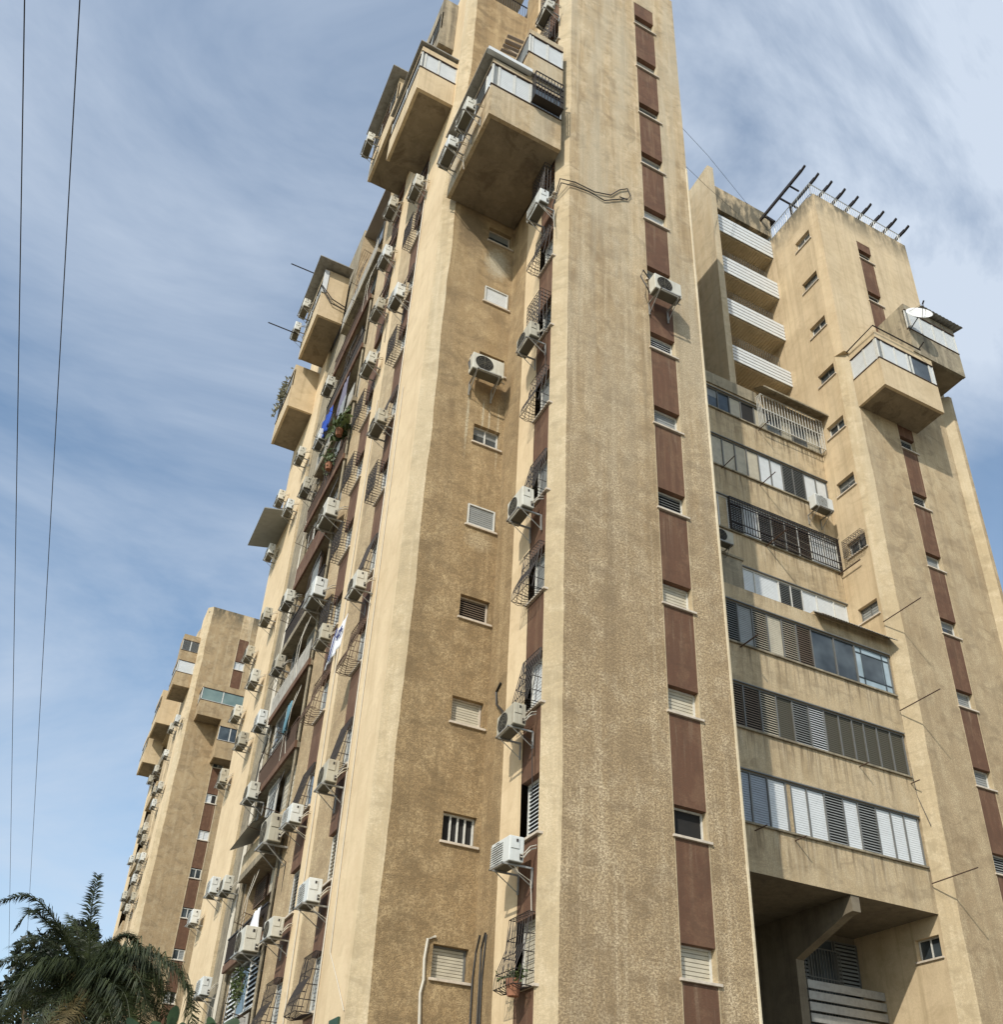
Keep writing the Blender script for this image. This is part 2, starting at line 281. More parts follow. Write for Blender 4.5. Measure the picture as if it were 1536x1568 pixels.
# a wall frame: P = plan start, U = plan direction, Nn = outward normal
def wob(p):
    '''hand-trowelled corners wander a little: the same offset for the same corner, whichever wall it belongs to'''
    f = noise_.noise(Vector((p.x*.37, p.y*.53, p.z*.42)))*.7+noise_.noise(Vector((p.x, p.y, p.z*1.7)))*.3
    a = .012
    for cx, cy, am in ((6.24, 18.52, .08), (8.73, 15.5, .05), (23.85, 18.9, .09), (28.85, 18.9, .05), (6.78, 71.0, .07)):
        if abs(p.x-cx) < .02 and abs(p.y-cy) < .02: a = am
    return Vector((f*a, 0, 0))
class Wall:
    def __init__(s, x0, y0, x1, y1, parent):
        s.P = Vector((x0, y0, 0)); d = Vector((x1-x0, y1-y0, 0)); s.W = d.length; s.U = d.normalized(); s.N = Vector((s.U.y, -s.U.x, 0)); s.par = parent
        # walls are listed so that the outside lies to the right of the direction of travel
    def p(s, u, n, z): return s.P+s.U*u+s.N*n+Vector((0, 0, z))
    def ob(s, mb, u0, u1, n0, n1, z0, z1): return mb.obox(s.p(u0, n0, z0), s.U*(u1-u0), s.N*(n1-n0), Vector((0, 0, z1-z0)))
    def panel(s, z0, z1, mat, holes=(), depth=.22, name='wall', u0=0, u1=None):
        u1 = s.W if u1 is None else u1; mb = MB(); zz = z0+.45
        us = sorted({u0, u1} | {h[0] for h in holes} | {h[1] for h in holes}); zs = sorted({z0, z1} | {h[2] for h in holes} | {h[3] for h in holes})
        zc = []; 
        for c, d in zip(zs, zs[1:]):
            k = max(1, int((d-c)/.4)); zc += [c+(d-c)*i/k for i in range(k)]
        zc.append(zs[-1]); zs = zc
        def q(u, z):
            p = s.p(u, 0, z)
            if u < 1e-6 or u > s.W-1e-6: p = p+wob(p)
            return p
        for a, b in zip(us, us[1:]):
            for c, d in zip(zs, zs[1:]):
                if any(h[0]-1e-6 <= a and b <= h[1]+1e-6 and h[2]-1e-6 <= c and d <= h[3]+1e-6 for h in holes): continue
                mb.quad(q(a, c), q(b, c), q(b, d), q(a, d))
        for a, b, c, d in holes:
            mb.quad(s.p(a, 0, c), s.p(a, 0, d), s.p(a, -depth, d), s.p(a, -depth, c)); mb.quad(s.p(b, 0, c), s.p(b, 0, d), s.p(b, -depth, d), s.p(b, -depth, c))
            mb.quad(s.p(a, 0, c), s.p(b, 0, c), s.p(b, -depth, c), s.p(a, -depth, c)); mb.quad(s.p(a, 0, d), s.p(b, 0, d), s.p(b, -depth, d), s.p(a, -depth, d))
            mb.quad(s.p(a, -depth, c), s.p(b, -depth, c), s.p(b, -depth, d), s.p(a, -depth, d))
        return mb.build(name, mat, s.par, recalc=False)
    def window(s, u0, u1, z0, z1, kind='beige', n=-.12, sill=True, frame='frame', fw=.04, nslat=9, cols=1):
        mb = MB(); t = .05
        s.ob(mb, u0, u1, n, n+t, z0, z0+fw); s.ob(mb, u0, u1, n, n+t, z1-fw, z1)
        s.ob(mb, u0, u0+fw, n, n+t, z0+fw, z1-fw); s.ob(mb, u1-fw, u1, n, n+t, z0+fw, z1-fw)
        for c in range(1, cols):
            u = u0+(u1-u0)*c/cols; s.ob(mb, u-fw/2, u+fw/2, n, n+t*.9, z0+fw, z1-fw)
        w = mb.build('window', frame, s.par)
        for c in range(cols):
            a = u0+(u1-u0)*c/cols+(fw if c == 0 else fw/2); b = u0+(u1-u0)*(c+1)/cols-(fw if c == cols-1 else fw/2)
            k = kind if isinstance(kind, str) else kind[c]
            s.pane(w, a, b, z0+fw, z1-fw, k, n, nslat)
        if sill:
            mb = MB(); s.ob(mb, u0-.06, u1+.08, n+.02, .055, z0-.06, z0-.003); mb.build('sill', 'sill', w, bevel=.006)
        return w
    def pane(s, w, a, b, z0, z1, k, n, nslat=9):
        if k in ('glass', 'teal', 'blueglass', 'dark'):
            mb = MB(); s.ob(mb, a, b, n, n+.015, z0, z1); mb.build('pane', k, w); return
        if k == 'half':                                               # roller shutter half down over dark glass
            zm = z0+(z1-z0)*.62
            mb = MB(); s.ob(mb, a, b, n, n+.012, z0, zm); mb.build('pane', 'glass', w); k, z0 = 'gray', zm
        if k == 'bars':
            mb = MB(); s.ob(mb, a, b, n-.02, n, z0, z1); mb.build('pane', 'dark', w)
            mb = MB()
            for i in range(1, 4):
                u = a+(b-a)*i/4; s.ob(mb, u-.02, u+.02, n+.01, n+.05, z0, z1)
            mb.build('bars', 'frame', w); return
        opn = k.startswith('open_'); col = k.replace('open_', '')+'_sh'
        mb = MB(); s.ob(mb, a, b, n-.03, n-.01, z0, z1)
        if opn:
            mb.build('pane', 'dark', w); mb = MB()
        nn = max(3, int((z1-z0)/(.085 if opn else .07)) if nslat is None else nslat); h = (z1-z0)/nn
        for i in range(nn):
            zz = z0+i*h
            if opn: mb.obox(s.p(a, n+.045, zz+h*.1), s.U*(b-a), s.N*(-.045)+Vector((0, 0, h*.55)), Vector((0, 0, .014)))
            else: mb.obox(s.p(a, n+.0, zz+h*.08), s.U*(b-a), s.N*.016, Vector((0, 0, h*.82)))
        mb.build('shutter', M[col] if col in M else col, w)

def cage(par, s, u0, u1, z0, z1, d=.35, kind='belly', mat='metal', n0=0.01):
    mb = MB(); nv = 8 if kind != 'box' else max(6, int((u1-u0)/.12)); r = .009
    def prof(t):                                                       # t from 0 top to 1 bottom
        if kind == 'belly': return d*(.35+.25*t if t < .45 else .46+.54*math.sin((t-.45)/.55*math.pi*.5))
        if kind == 'wedge': return d*(.15+.85*t)
        return d
    K = 7; H = z1-z0
    for i in range(nv+1):
        u = u0+(u1-u0)*i/nv
        mb.tube([s.p(u, n0, z1)]+[s.p(u, n0+prof(k/K), z1-H*k/K) for k in range(K+1)]+[s.p(u, n0+d*.6, z0-.06 if kind == 'belly' else z0), s.p(u, n0, z0)], r, 4)
    for t in ((0, .3, .55, .8, 1) if kind != 'mesh' else [i/9 for i in range(10)]):
        mb.tube([s.p(u0, n0, z1-H*t), s.p(u0, n0+prof(t), z1-H*t), s.p(u1, n0+prof(t), z1-H*t), s.p(u1, n0, z1-H*t)], r*1.15, 4)
    for u in (u0, u1):
        for q in (.4, .7): mb.tube([s.p(u, n0+prof(0)*q, z1), s.p(u, n0+d*q, z0)], r, 4)
    if kind == 'mesh':
        for i in range(6):
            a = i/6; mb.tube([s.p(u0+(u1-u0)*a, n0+prof(0), z1), s.p(u0+(u1-u0)*min(1, a+.5), n0+prof(.6), z1-H*.6)], r*.8, 4)
            mb.tube([s.p(u0+(u1-u0)*a, n0+prof(1), z0), s.p(u0+(u1-u0)*min(1, a+.5), n0+prof(.35), z1-H*.35)], r*.8, 4)
    return mb.build('window_grille', mat, par)

# ------------------------------------------------------------------ ground
g = MB(); g.quad((-1500, -1500, GZ), (1500, -1500, GZ), (1500, 1500, GZ), (-1500, 1500, GZ)); struct(g.build('ground', 'grass', center=False))
g = MB(); g.box(-60, 60, -14, 4, GZ-.02, GZ+.004); struct(g.build('road', 'asphalt'))
g = MB(); g.box(-60, 60, 4, 7, GZ-.02, GZ+.13); struct(g.build('pavement', 'pave'))

# ------------------------------------------------------------------ the near tower
T = thing('apartment_tower', 'tall tan and brown apartment tower filling the middle and right of the view', 'building', (17, 28, GZ))
F = 2.9; ZS = 4.38; ZB = 3.92                                          # storey height, sill levels of the small and the bedroom windows
def z_small(k): return ZS+F*k
def z_big(k): return ZB+F*k

def strip(w, u0, u1, kinds, zs, hs, z0, z1, depth=.24, small=True, nslat=9, spand=True):
    """a recessed vertical strip between two wall pieces: brown spandrels flush with the wall, windows set back"""
    mb = MB(); w.ob(mb, u0-.001, u1+.001, -depth-.05, -depth, z0, z1); mb.build('strip_back', 'edge', T)
    prev = z0
    for k, kd in enumerate(kinds):
        a = zs(k); b = a+hs
        if kd is not None:
            mb = MB(); w.ob(mb, u0+.003, u1-.003, -depth, -.008, prev, a-.065); mb.build('spandrel', 'brown', T)
            w.window(u0+.01, u1-.01, a, b, kd, n=-depth+.03, nslat=nslat, sill=small or kd == 'sill')
            prev = b
    mb = MB(); w.ob(mb, u0+.003, u1-.003, -depth, -.008, prev, z1); mb.build('spandrel', 'brown', T)

# ---- block A: the near corner block
AY, AL, AR = 15.5, 8.73, 13.28
ATOP = 42.6
wA1 = Wall(AL, AY, 11.42, AY, T); wA1.panel(GZ, ATOP, 'rough')
wA2 = Wall(12.30, AY, AR, AY, T); wA2.panel(GZ, ATOP, 'rough')
wAs = Wall(11.42, AY, 12.30, AY, T)
mb = MB(); wAs.ob(mb, 0, .88, -.3, 0, 40.75, ATOP); mb.build('wall', 'rough', T)
strip(wAs, 0, .88, ['beige', ('dark', 'glass'), 'beige', 'beige', 'open_gray', ('gray', 'gray'), 'open_white', 'gray', 'white', 'gray', 'open_gray', 'white', 'white'][:13], z_small, .68, GZ, 40.75, nslat=7)
mb = MB()
for x in (11.42, 12.30): mb.box(x-.012, x+.012, AY-.004, AY+.24, GZ, 40.75)
mb.build('strip_jamb', 'edge', T)
mb = MB(); mb.prism([(13.235, AY), (13.26, AY-.018), (13.30, AY-.018), (13.30, AY+.06), (13.235, AY+.06)], GZ, 31.5); mb.build('corner_bead', 'bead', T)
Wall(8.40, 15.83, AL, AY, T).panel(GZ, ATOP, 'edge')                      # chamfered corner
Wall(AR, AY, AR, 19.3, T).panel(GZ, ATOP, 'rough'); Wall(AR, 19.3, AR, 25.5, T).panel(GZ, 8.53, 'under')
# side of A, facing left: strip, smooth wall, rough wall down to block B
def LW(x0, yfar, x1, ynear): return Wall(x0, yfar, x1, ynear, T)
w = LW(8.40, 16.62, 8.40, 15.83)
kA = ['beige', 'open_white', 'white', 'gray', 'gray', 'gray', 'glass', 'gray', 'gray', 'glass', 'glass', 'gray', 'glass']
strip(w, 0, .79, kA, z_big, 1.28, GZ, 43.4, nslat=14, small=True)
LW(8.40, 17.55, 8.40, 16.62).panel(GZ, 43.4, 'smooth')
LW(8.38, 18.52, 8.40, 17.55).panel(GZ, 43.4, 'roughB')
for k, kd in {0: 'belly', 2: 'wedge', 3: 'belly', 4: 'wedge', 5: 'belly', 6: 'mesh', 7: 'belly', 8: 'mesh', 11: 'mesh', 12: 'mesh'}.items():
    cage(T, w, 0, .79, z_big(k)-.05, z_big(k)+1.3, .42 if kd == 'belly' else .34, kd)

# ---- block B front
BY, BL, BR = 18.52, 6.24, 8.40
w = Wall(BL, BY, BR, BY, T)
hol = [(7.47-BL, 8.28-BL, z_small(k), z_small(k)+.68) for k in range(9)]+[(7.5-BL, 8.25-BL, 39.1, 39.7)]
w.panel(GZ, 42.1, 'roughB', hol, .2)
Wall(BL, BY, 6.96, BY, T).panel(42.1, 44.4, 'roughB')
kinds = ['beige', 'bars', 'beige', 'open_brown', 'gray', 'half', 'half', 'white', 'half', 'gray']
for i, h in enumerate(hol):
    w.window(h[0]+.01, h[1]-.01, h[2], h[3], kinds[i], n=-.17 if i not in (4, 7) else -.02, nslat=9, cols=2 if i in (5, 6) else 1, frame='frame' if i in (1, 4, 7, 5) else 'frame_gray' if i == 0 else 'sill')
# roof terrace over block B with its railing
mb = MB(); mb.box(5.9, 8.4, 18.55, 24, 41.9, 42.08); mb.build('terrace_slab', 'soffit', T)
mb = MB()
mb.tube([(6.96, 18.6, 43.05), (8.4, 18.6, 43.05)], .025, 5)
for i in range(15): mb.tube([(7.0+i*.1, 18.6, 42.1), (7.0+i*.1, 18.6, 43.05)], .011, 4)
mb.build('railing', 'metal', T)
mb = MB(); mb.box(6.96, 8.4, 18.52, 22, 44.4, 44.6).box(6.9, 8.4, 21.8, 22, 42.08, 44.4); mb.build('terrace_wall', 'edge', T)
Wall(5.89, 18.87, BL, BY, T).panel(GZ, 44.4, 'edge')
LTOP = 43.4
# ---- long left side
x = 5.89
LW(x, 21.05, x, 18.87).panel(GZ, LTOP, 'smooth')
w1 = LW(x, 21.90, x, 21.05)
k1 = ['gray', 'open_beige', 'gray', 'gray', 'gray', 'glass', 'gray', 'gray', 'gray', 'glass', 'gray', 'glass', 'gray']
strip(w1, 0, .85, k1, z_big, 1.28, GZ, LTOP, .2, nslat=13)
LW(x, 23.25, 6.13, 21.90).panel(GZ, LTOP, 'roughC')
LW(x, 24.20, x, 23.25).panel(GZ, LTOP, 'smooth')
w2 = LW(x, 25.25, x, 24.20)
k2 = ['gray', 'open_gray', 'glass', 'gray', 'gray', 'gray', 'gray', 'glass', 'gray', 'gray', 'glass', 'gray', 'gray']
strip(w2, 0, 1.05, k2, z_big, 1.28, GZ, LTOP, .2, nslat=13)
LW(x, 26.60, 6.13, 25.25).panel(GZ, LTOP, 'roughC')
for ww, ks, wd in ((w1, {0: 'belly', 3: 'belly', 4: 'wedge', 5: 'mesh', 6: 'wedge', 7: 'mesh', 8: 'wedge', 9: 'mesh', 10: 'wedge', 2: 'wedge'}, .85), (w2, {0: 'belly', 3: 'belly', 4: 'mesh', 5: 'mesh', 6: 'mesh', 7: 'mesh', 9: 'wedge', 10: 'wedge', 2: 'wedge'}, 1.05)):
    for k, kd in ks.items(): cage(T, ww, 0, wd, z_big(k)-.05, z_big(k)+(.95 if kd == 'mesh' else 1.25), .42 if kd == 'belly' else .32, kd, 'metal' if k != 3 else 'rust')
# loggia bay: recessed, a balcony on every floor
LB = 7.0
LW(LB, 31.6, LB, 26.6).panel(GZ, LTOP, 'brown')
Wall(x, 26.6, LB, 26.6, T).panel(GZ, LTOP, 'gray'); Wall(LB, 31.6, 6.0, 31.6, T).panel(GZ, LTOP, 'roughC')
LW(6.0, 34.6, 6.0, 31.6).panel(GZ, LTOP, 'gray')
LW(x, 39.4, x, 34.6).panel(GZ, LTOP, 'smooth'); Wall(6.0, 34.6, x, 34.6, T).panel(GZ, LTOP, 'edge')
def corrugated(mb, x, y0, y1, z0, z1, pitch=.11, amp=.02):
    n = int((y1-y0)/(pitch/2)); pr = None
    for i in range(n+1):
        y = y0+(y1-y0)*i/n; xx = x+(amp if i % 2 else -amp)
        if pr: mb.quad((pr[0], pr[1], z0), (xx, y, z0), (xx, y, z1), (pr[0], pr[1], z1))
        pr = (xx, y)
wl = LW(x, 31.6, x, 26.6)
mats = ['brown', 'corr', 'rail', 'white', 'lattice', 'corr', 'rail', 'brown', 'lattice', 'corr', 'rail', 'lattice', 'corr', 'corr']
for j in range(-1, 13):
    z = .80+F*j
    if j < 0: continue
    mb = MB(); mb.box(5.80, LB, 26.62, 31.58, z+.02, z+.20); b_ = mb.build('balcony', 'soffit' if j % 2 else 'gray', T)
    mb = MB(); mb.box(5.72, 5.80, 26.62, 31.58, z, z+.24); mb.build('lip', 'brown' if j % 3 else 'gray', b_)
    md = mats[j % len(mats)]; mb = MB(); zt = z+1.02
    if md == 'corr': corrugated(mb, 5.74, 26.65, 31.55, z+.24, zt); mt = 'asbestos'
    elif md == 'brown': mb.box(5.73, 5.79, 26.65, 31.55, z+.24, zt); mt = 'brown'
    elif md == 'white': mb.box(5.73, 5.79, 26.65, 31.55, z+.24, zt-.1); mt = 'edge'
    elif md == 'lattice':
        mt = 'rust'
        for i in range(60):
            y = 26.65+i*.08; mb.tube([(5.74, y, z+.24), (5.74, min(31.55, y+.3), zt)], .008, 4); mb.tube([(5.76, y+.3 if y < 31.2 else y, z+.24), (5.76, y, zt)], .008, 4)
        mb.box(5.72, 5.78, 26.65, 31.55, zt, zt+.04)
    else:
        mt = 'metal'
        for i in range(50): mb.tube([(5.75, 26.7+i*.099, z+.24), (5.75, 26.7+i*.099, zt)], .009, 4)
        mb.box(5.72, 5.78, 26.65, 31.55, zt, zt+.04).box(5.73, 5.77, 26.65, 31.55, z+.30, z+.33)
    mb.build('parapet', mt, b_, recalc=False)
    wb = LW(LB, 31.6, LB, 26.6)
    wb.window(.9, 2.3, z+.4, z+2.5, ('open_gray', 'glass'), n=.01, cols=2, nslat=12, sill=False)
rl = random.Random(21)
for j in range(0, 13):
    z = .80+F*j; zt = z+1.02; u = rl.uniform(.1, .6)
    while u < 4.2:
        wd = rl.uniform(.7, 1.5); kd = rl.choice(['open_gray', 'open_brown', 'gray', 'glass', 'open_gray', 'beige', None, None]); h = rl.choice([.85, 1.2, 1.75])
        if kd: wl.window(u, min(4.95, u+wd), z+2.86-h, z+2.86, kd, n=rl.choice([-.1, -.25, -.4]), cols=1, frame=rl.choice(['frame_gray', 'rust', 'frame']), nslat=10, sill=False, fw=.03)
        u += wd+rl.uniform(.1, .7)
    mb = MB(); y = rl.uniform(26.9, 29.5); ln = rl.uniform(1.2, 2.0); d = rl.uniform(.35, .6)
    for q in (0, ln): mb.tube([(5.74, y+q, zt-.1), (5.74-d, y+q, zt-.02)], .013, 4)
    for q in range(4): mb.tube([(5.74-d*(q+1)/4, y, zt-.04), (5.74-d*(q+1)/4, y+ln, zt-.04)], .006, 4)
    mb.build('drying_rack', 'rust', T)
    mb = MB(); y = rl.uniform(26.8, 30.5); mb.tube([(5.9, y, z+2.8), (5.72, y+.05, z+1.9), (5.7, y+.1, z+.9), (5.74, y-.1, z+.1)], .013, 4).tube([(5.9, y+.5, z+2.8), (5.7, y+.4, z+1.7), (5.73, y+.6, z+.2)], .01, 4)
    mb.build('wall_cable', rl.choice(['cable', 'cable_w']), T)
# closed-in openings seen on some floors of the bay
def wpart(u0, u1, z0, z1, kind, cols=1, frame='frame', nslat=10, n=-.1): return wl.window(u0, u1, z0, z1, kind, n=n, cols=cols, frame=frame, nslat=nslat, sill=False)
wpart(.5, 4.3, 5.0, 6.55, ('open_white', 'glass', 'open_white'), 3)
wpart(3.0, 4.8, 22.3, 23.3, ('gray', 'gray'), 2, 'frame_gray')
wpart(.2, 1.9, 13.5, 14.3, ('gray', 'gray'), 2, 'frame_gray')
mb = MB(); mb.box(5.55, 6.0, 27.0, 31.3, 4.2, 4.26).box(5.52, 5.58, 27.0, 31.3, 4.0, 4.5); mb.build('window_ledge', 'brown', T)
mb = MB(); mb.quad((5.25, 28.6, 10.55), (5.25, 31.6, 10.55), (5.95, 31.6, 10.95), (5.95, 28.6, 10.95)); mb.quad((5.25, 28.6, 10.52), (5.25, 31.6, 10.52), (5.95, 31.6, 10.92), (5.95, 28.6, 10.92)); mb.build('awning', 'gray_sh', T)
# drain pipes and bundled cables running down the side
mb = MB()
for yy, rr in ((26.72, .05), (31.75, .055), (31.95, .04), (32.1, .03)): mb.tube([(5.83 if yy < 30 else 5.93, yy, GZ), (5.83 if yy < 30 else 5.93, yy, 33 if yy < 30 else 30)], rr, 6)
mb.build('drain_pipe', 'gray', T)
mb = MB(); mb.tube([(5.87, 20.5, 22), (5.87, 20.45, 7.4), (5.87, 20.35, 5.0), (5.87, 19.5, 4.2), (5.87, 18.9, 3.6)], .012, 4); mb.tube([(5.87, 20.95, 34), (5.87, 20.95, GZ)], .022, 5); mb.tube([(5.87, 23.35, 24), (5.86, 23.6, 12), (5.87, 23.4, GZ)], .015, 4)
mb.build('wall_cable', 'cable_w', T)

# ---- roofs and hidden backs so that the block is closed
mb = MB()
mb.prism([(AL+.02, AY+.02), (AR-.02, AY+.02), (AR-.02, 18.6), (8.42, 18.6), (8.42, 15.85)], ATOP-.25, ATOP-.2)
mb.prism([(6.15, 22.5), (LB+.1, 22.5), (AR, 22.2), (29.2, 22.2), (29.2, 39.3), (5.95, 39.3)], 42.9, 43.0)
mb.box(8.45, 13.3, 18.3, 22.4, 42.9, 43.0)
mb.build('roof', 'conc_roof', T)
Wall(29.28, 39.4, x, 39.4, T).panel(GZ, LTOP, 'rough'); 

# ---- recessed middle part D (rows of closed-in balconies)
DL, DU, CX = 19.3, 20.75, 23.45
wD = Wall(AR, DL, CX, DL, T); o = AR
SILLS = [(9.93, 11.48), (12.84, 14.31), (15.73, 17.25)]
h0 = 16.0-o
wD.panel(8.53, 17.86, 'band', [(h0, CX-.03-o, a, b) for a, b in SILLS], .12)
mb = MB(); mb.box(AR, CX, DL+.02, DU+.05, 17.66, 17.84); mb.build('ledge', 'gray', T)
def band(w, o, z0, z1, segs, frame='frame_gray', n=-.08, ledge=True, name='window_band'):
    """one closed-in balcony: a frame with a row of shutters or panes; segs = (x0, x1, kind)"""
    a, b = segs[0][0]-o, segs[-1][1]-o
    mb = MB(); w.ob(mb, a, b, n, n+.06, z1-.05, z1); w.ob(mb, a, b, n, n+.06, z0, z0+.045)
    for s_ in segs: w.ob(mb, s_[0]-o-.02, s_[0]-o+.02, n, n+.065, z0+.045, z1-.05)
    w.ob(mb, b-.02, b+.02, n, n+.065, z0+.045, z1-.05)
    W_ = mb.build(name, frame, T)
    if ledge:
        mb = MB(); w.ob(mb, a-.05, b+.04, n+.03, .07, z0-.06, z0-.004); mb.build('sill', 'gray', W_)
        mb = MB(); w.ob(mb, a-.05, b+.04, n+.03, .05, z1+.004, z1+.04); mb.build('lintel', 'frame_gray', W_)
    for x0, x1, kd in segs:
        if kd == 'wall':
            mb = MB(); w.ob(mb, x0-o+.02, x1-o-.02, n-.02, n+.05, z0+.045, z1-.05); mb.build('pier', 'roughC', W_)
        else: w.pane(W_, x0-o+.025, x1-o-.025, z0+.05, z1-.055, kd, n+.01, 20 if 'open' not in kd else 17)
    return W_
band(wD, o, 9.93, 11.48, [(16.3, 16.91, 'bluegray'), (16.91, 17.53, 'bluegray'), (17.53, 18.18, 'white'), (18.18, 18.37, 'wall'), (18.37, 18.96, 'white'), (18.96, 19.62, 'white'), (19.62, 20.32, 'open_gray'), (20.32, 20.9, 'white'), (20.9, 21.6, 'open_gray'), (21.6, 22.2, 'white'), (22.2, 22.74, 'white'), (22.74, 23.32, 'white')])
band(wD, o, 12.84, 14.31, [(16.3, 16.96, 'open_brown'), (16.96, 17.58, 'open_brown'), (17.58, 18.19, 'open_beige'), (18.19, 18.81, 'olive'), (18.81, 19.44, 'open_gray'), (19.44, 20.05, 'open_white'), (20.05, 20.64, 'olive'), (20.64, 21.18, 'olive'), (21.18, 21.66, 'olive'), (21.66, 22.21, 'olive'), (22.21, 22.77, 'olive'), (22.77, 23.34, 'olive')])
bw = band(wD, o, 15.73, 17.25, [(16.3, 17.04, 'open_gray'), (17.04, 17.61, 'gray'), (17.61, 18.19, 'open_beige'), (18.19, 18.78, 'beige'), (18.78, 19.37, 'open_beige'), (19.37, 19.98, 'open_brown'), (19.98, 20.94, 'glass'), (20.94, 21.82, 'glass'), (21.82, 23.34, 'blueglass')])
mb = MB()
for a, b, c, d in ((21.87, 23.3, 16.03, 16.06), (21.87, 23.3, 16.97, 17.0), (22.1, 22.14, 15.8, 17.18), (23.02, 23.06, 15.8, 17.18)): mb.box(a, b, DL+.03, DL+.06, c, d)
mb.box(22.16, 23.0, DL+.045, DL+.05, 16.08, 16.95); mb.build('pane_bars', 'glass', bw)
# corrugated awning over the third row
aw = MB(); n = 60
for i in range(n):
    a, b = 20.2+3.3*i/n, 20.2+3.3*(i+1)/n; za = 18.03+(.018 if i % 2 else -.018); zb = 18.03+(-.018 if i % 2 else .018)
    aw.quad((a, DL-.38, za-.33), (b, DL-.38, zb-.33), (b, DL+.02, zb), (a, DL+.02, za)); 
aw.build('awning', 'asbestos', T)
mb = MB(); mb.box(20.2, 23.5, DL-.02, DL+.25, 17.86, 17.98); mb.build('ledge', 'smoothC', T)
# upper rows, set back
wU = Wall(AR, DU, CX, DU, T)
wU.panel(17.8, 29.25, 'band', [(h0, CX-.02-o, a, b) for a, b in ((18.75, 20.16), (21.6, 23.08), (24.5, 25.98), (27.38, 28.45))], .12)
mb = MB(); mb.box(16.6, 18.3, DU-.45, DU+.02, 18.5, 19.95); mb.box(16.55, 18.36, DU-.5, DU+.02, 19.95, 20.03); mb.build('utility_box', 'gray', T)
band(wU, o, 18.75, 20.16, [(18.35, 19.22, 'white'), (19.22, 20.28, 'white'), (20.28, 20.81, 'open_gray'), (20.81, 21.33, 'open_gray'), (21.33, 22.0, 'white'), (22.0, 22.8, 'white'), (22.8, 23.4, 'white')], 'frame')
band(wU, o, 21.6, 23.08, [(17.0, 17.9, 'gray'), (17.9, 18.3, 'wall'), (18.3, 19.0, 'open_white'), (19.0, 19.7, 'white'), (19.7, 20.3, 'open_gray'), (20.3, 20.9, 'open_brown'), (20.9, 21.5, 'open_brown'), (21.5, 22.1, 'open_brown'), (22.1, 22.75, 'white'), (22.75, 23.4, 'white')], 'frame')
band(wU, o, 24.5, 25.98, [(17.2, 17.82, 'gray'), (17.82, 18.35, 'beige'), (18.35, 18.93, 'beige'), (18.93, 19.48, 'beige'), (19.48, 20.04, 'beige'), (20.04, 20.6, 'white'), (20.6, 21.18, 'white'), (21.18, 21.7, 'open_gray'), (21.7, 22.25, 'open_gray'), (22.25, 22.85, 'white'), (22.85, 23.4, 'white')])
band(wU, o, 27.38, 28.45, [(17.2, 17.8, 'glass'), (17.8, 18.34, 'half'), (18.34, 18.9, 'glass'), (18.9, 19.45, 'beige'), (19.45, 20.1, 'dark'), (20.1, 20.7, 'beige'), (20.7, 21.4, 'glass'), (21.4, 22.0, 'beige'), (22.0, 22.7, 'glass'), (22.7, 23.4, 'beige')])
def boxcage(w, u0, u1, z0, z1, d, mat, bars, hz=(.5,), name='window_grille', bot=True):
    mb = MB()
    for i in range(bars+1):
        u = u0+(u1-u0)*i/bars; w.ob(mb, u-.01, u+.01, d-.01, d+.01, z0, z1)
    for t in (0, 1)+tuple(hz): z = z0+(z1-z0)*t; w.ob(mb, u0-.012, u1+.012, d-.014, d+.014, z-.014, z+.014)
    for u in (u0, u1):
        for z in (z0, z1): w.ob(mb, u-.012, u+.012, .0, d, z-.012, z+.012)
        for i in range(1, 4): w.ob(mb, u-.008, u+.008, d*i/4-.008, d*i/4+.008, z0, z1)
    return mb.build(name, mat, T)
boxcage(wU, 18.32-o, 23.38-o, 21.62, 23.05, .12, 'metal', 44, (.22, .78, .86))
boxcage(wU, 20.22-o, 23.35-o, 27.4, 28.92, .3, 'frame', 21, (.5,))
mb = MB(); mb.quad((20.15, DU-.62, 29.0), (23.5, DU-.62, 29.0), (23.5, DU+.03, 29.42), (20.15, DU+.03, 29.42)).quad((20.15, DU-.62, 29.05), (23.5, DU-.62, 29.05), (23.5, DU+.03, 29.47), (20.15, DU+.03, 29.47)); mb.box(20.15, 23.5, DU-.64, DU-.60, 28.98, 29.06); mb.build('awning', 'gray', T)
mb = MB(); mb.box(16.0, 20.3, DU-.06, DU+.9, 28.62, 29.2); mb.build('parapet', 'gray', T)
mb = MB(); mb.box(AR, CX, DU+.02, 22.9, 29.1, 29.22); mb.build('terrace_slab', 'soffit', T)
# set-back top with slatted balconies, the tall fin beside them
Wall(AR, 23.4, 19.05, 23.4, T).panel(29.2, 40.5, 'roughC')
Wall(19.36, 23.3, CX, 23.3, T).panel(29.2, 44.2, 'smoothC')
mb = MB()
for k in range(4):
    z = 29.3+F*k; mb.box(20.0, 21.3, 23.24, 23.3, z+.1, z+2.1)
    mb.box(21.6, 23.0, 23.24, 23.3, z+.9, z+2.1)
mb.build('balcony_door', 'glass', T)
mb = MB(); v = [(22.35, 41.0), (DU, 43.45)]
P = [(20.75, 29.2), (20.75, 43.45), (20.9, 43.45), (23.4, 43.3), (23.4, 29.2)]
a = [mb.bm.verts.new((19.05, y, z)) for y, z in P]; b = [mb.bm.verts.new((19.36, y, z)) for y, z in P]
for i in range(5): mb.bm.faces.new((a[i], a[(i+1) % 5], b[(i+1) % 5], b[i]))
mb.bm.faces.new(a); mb.bm.faces.new(b); mb.build('fin_wall', 'edge', T)
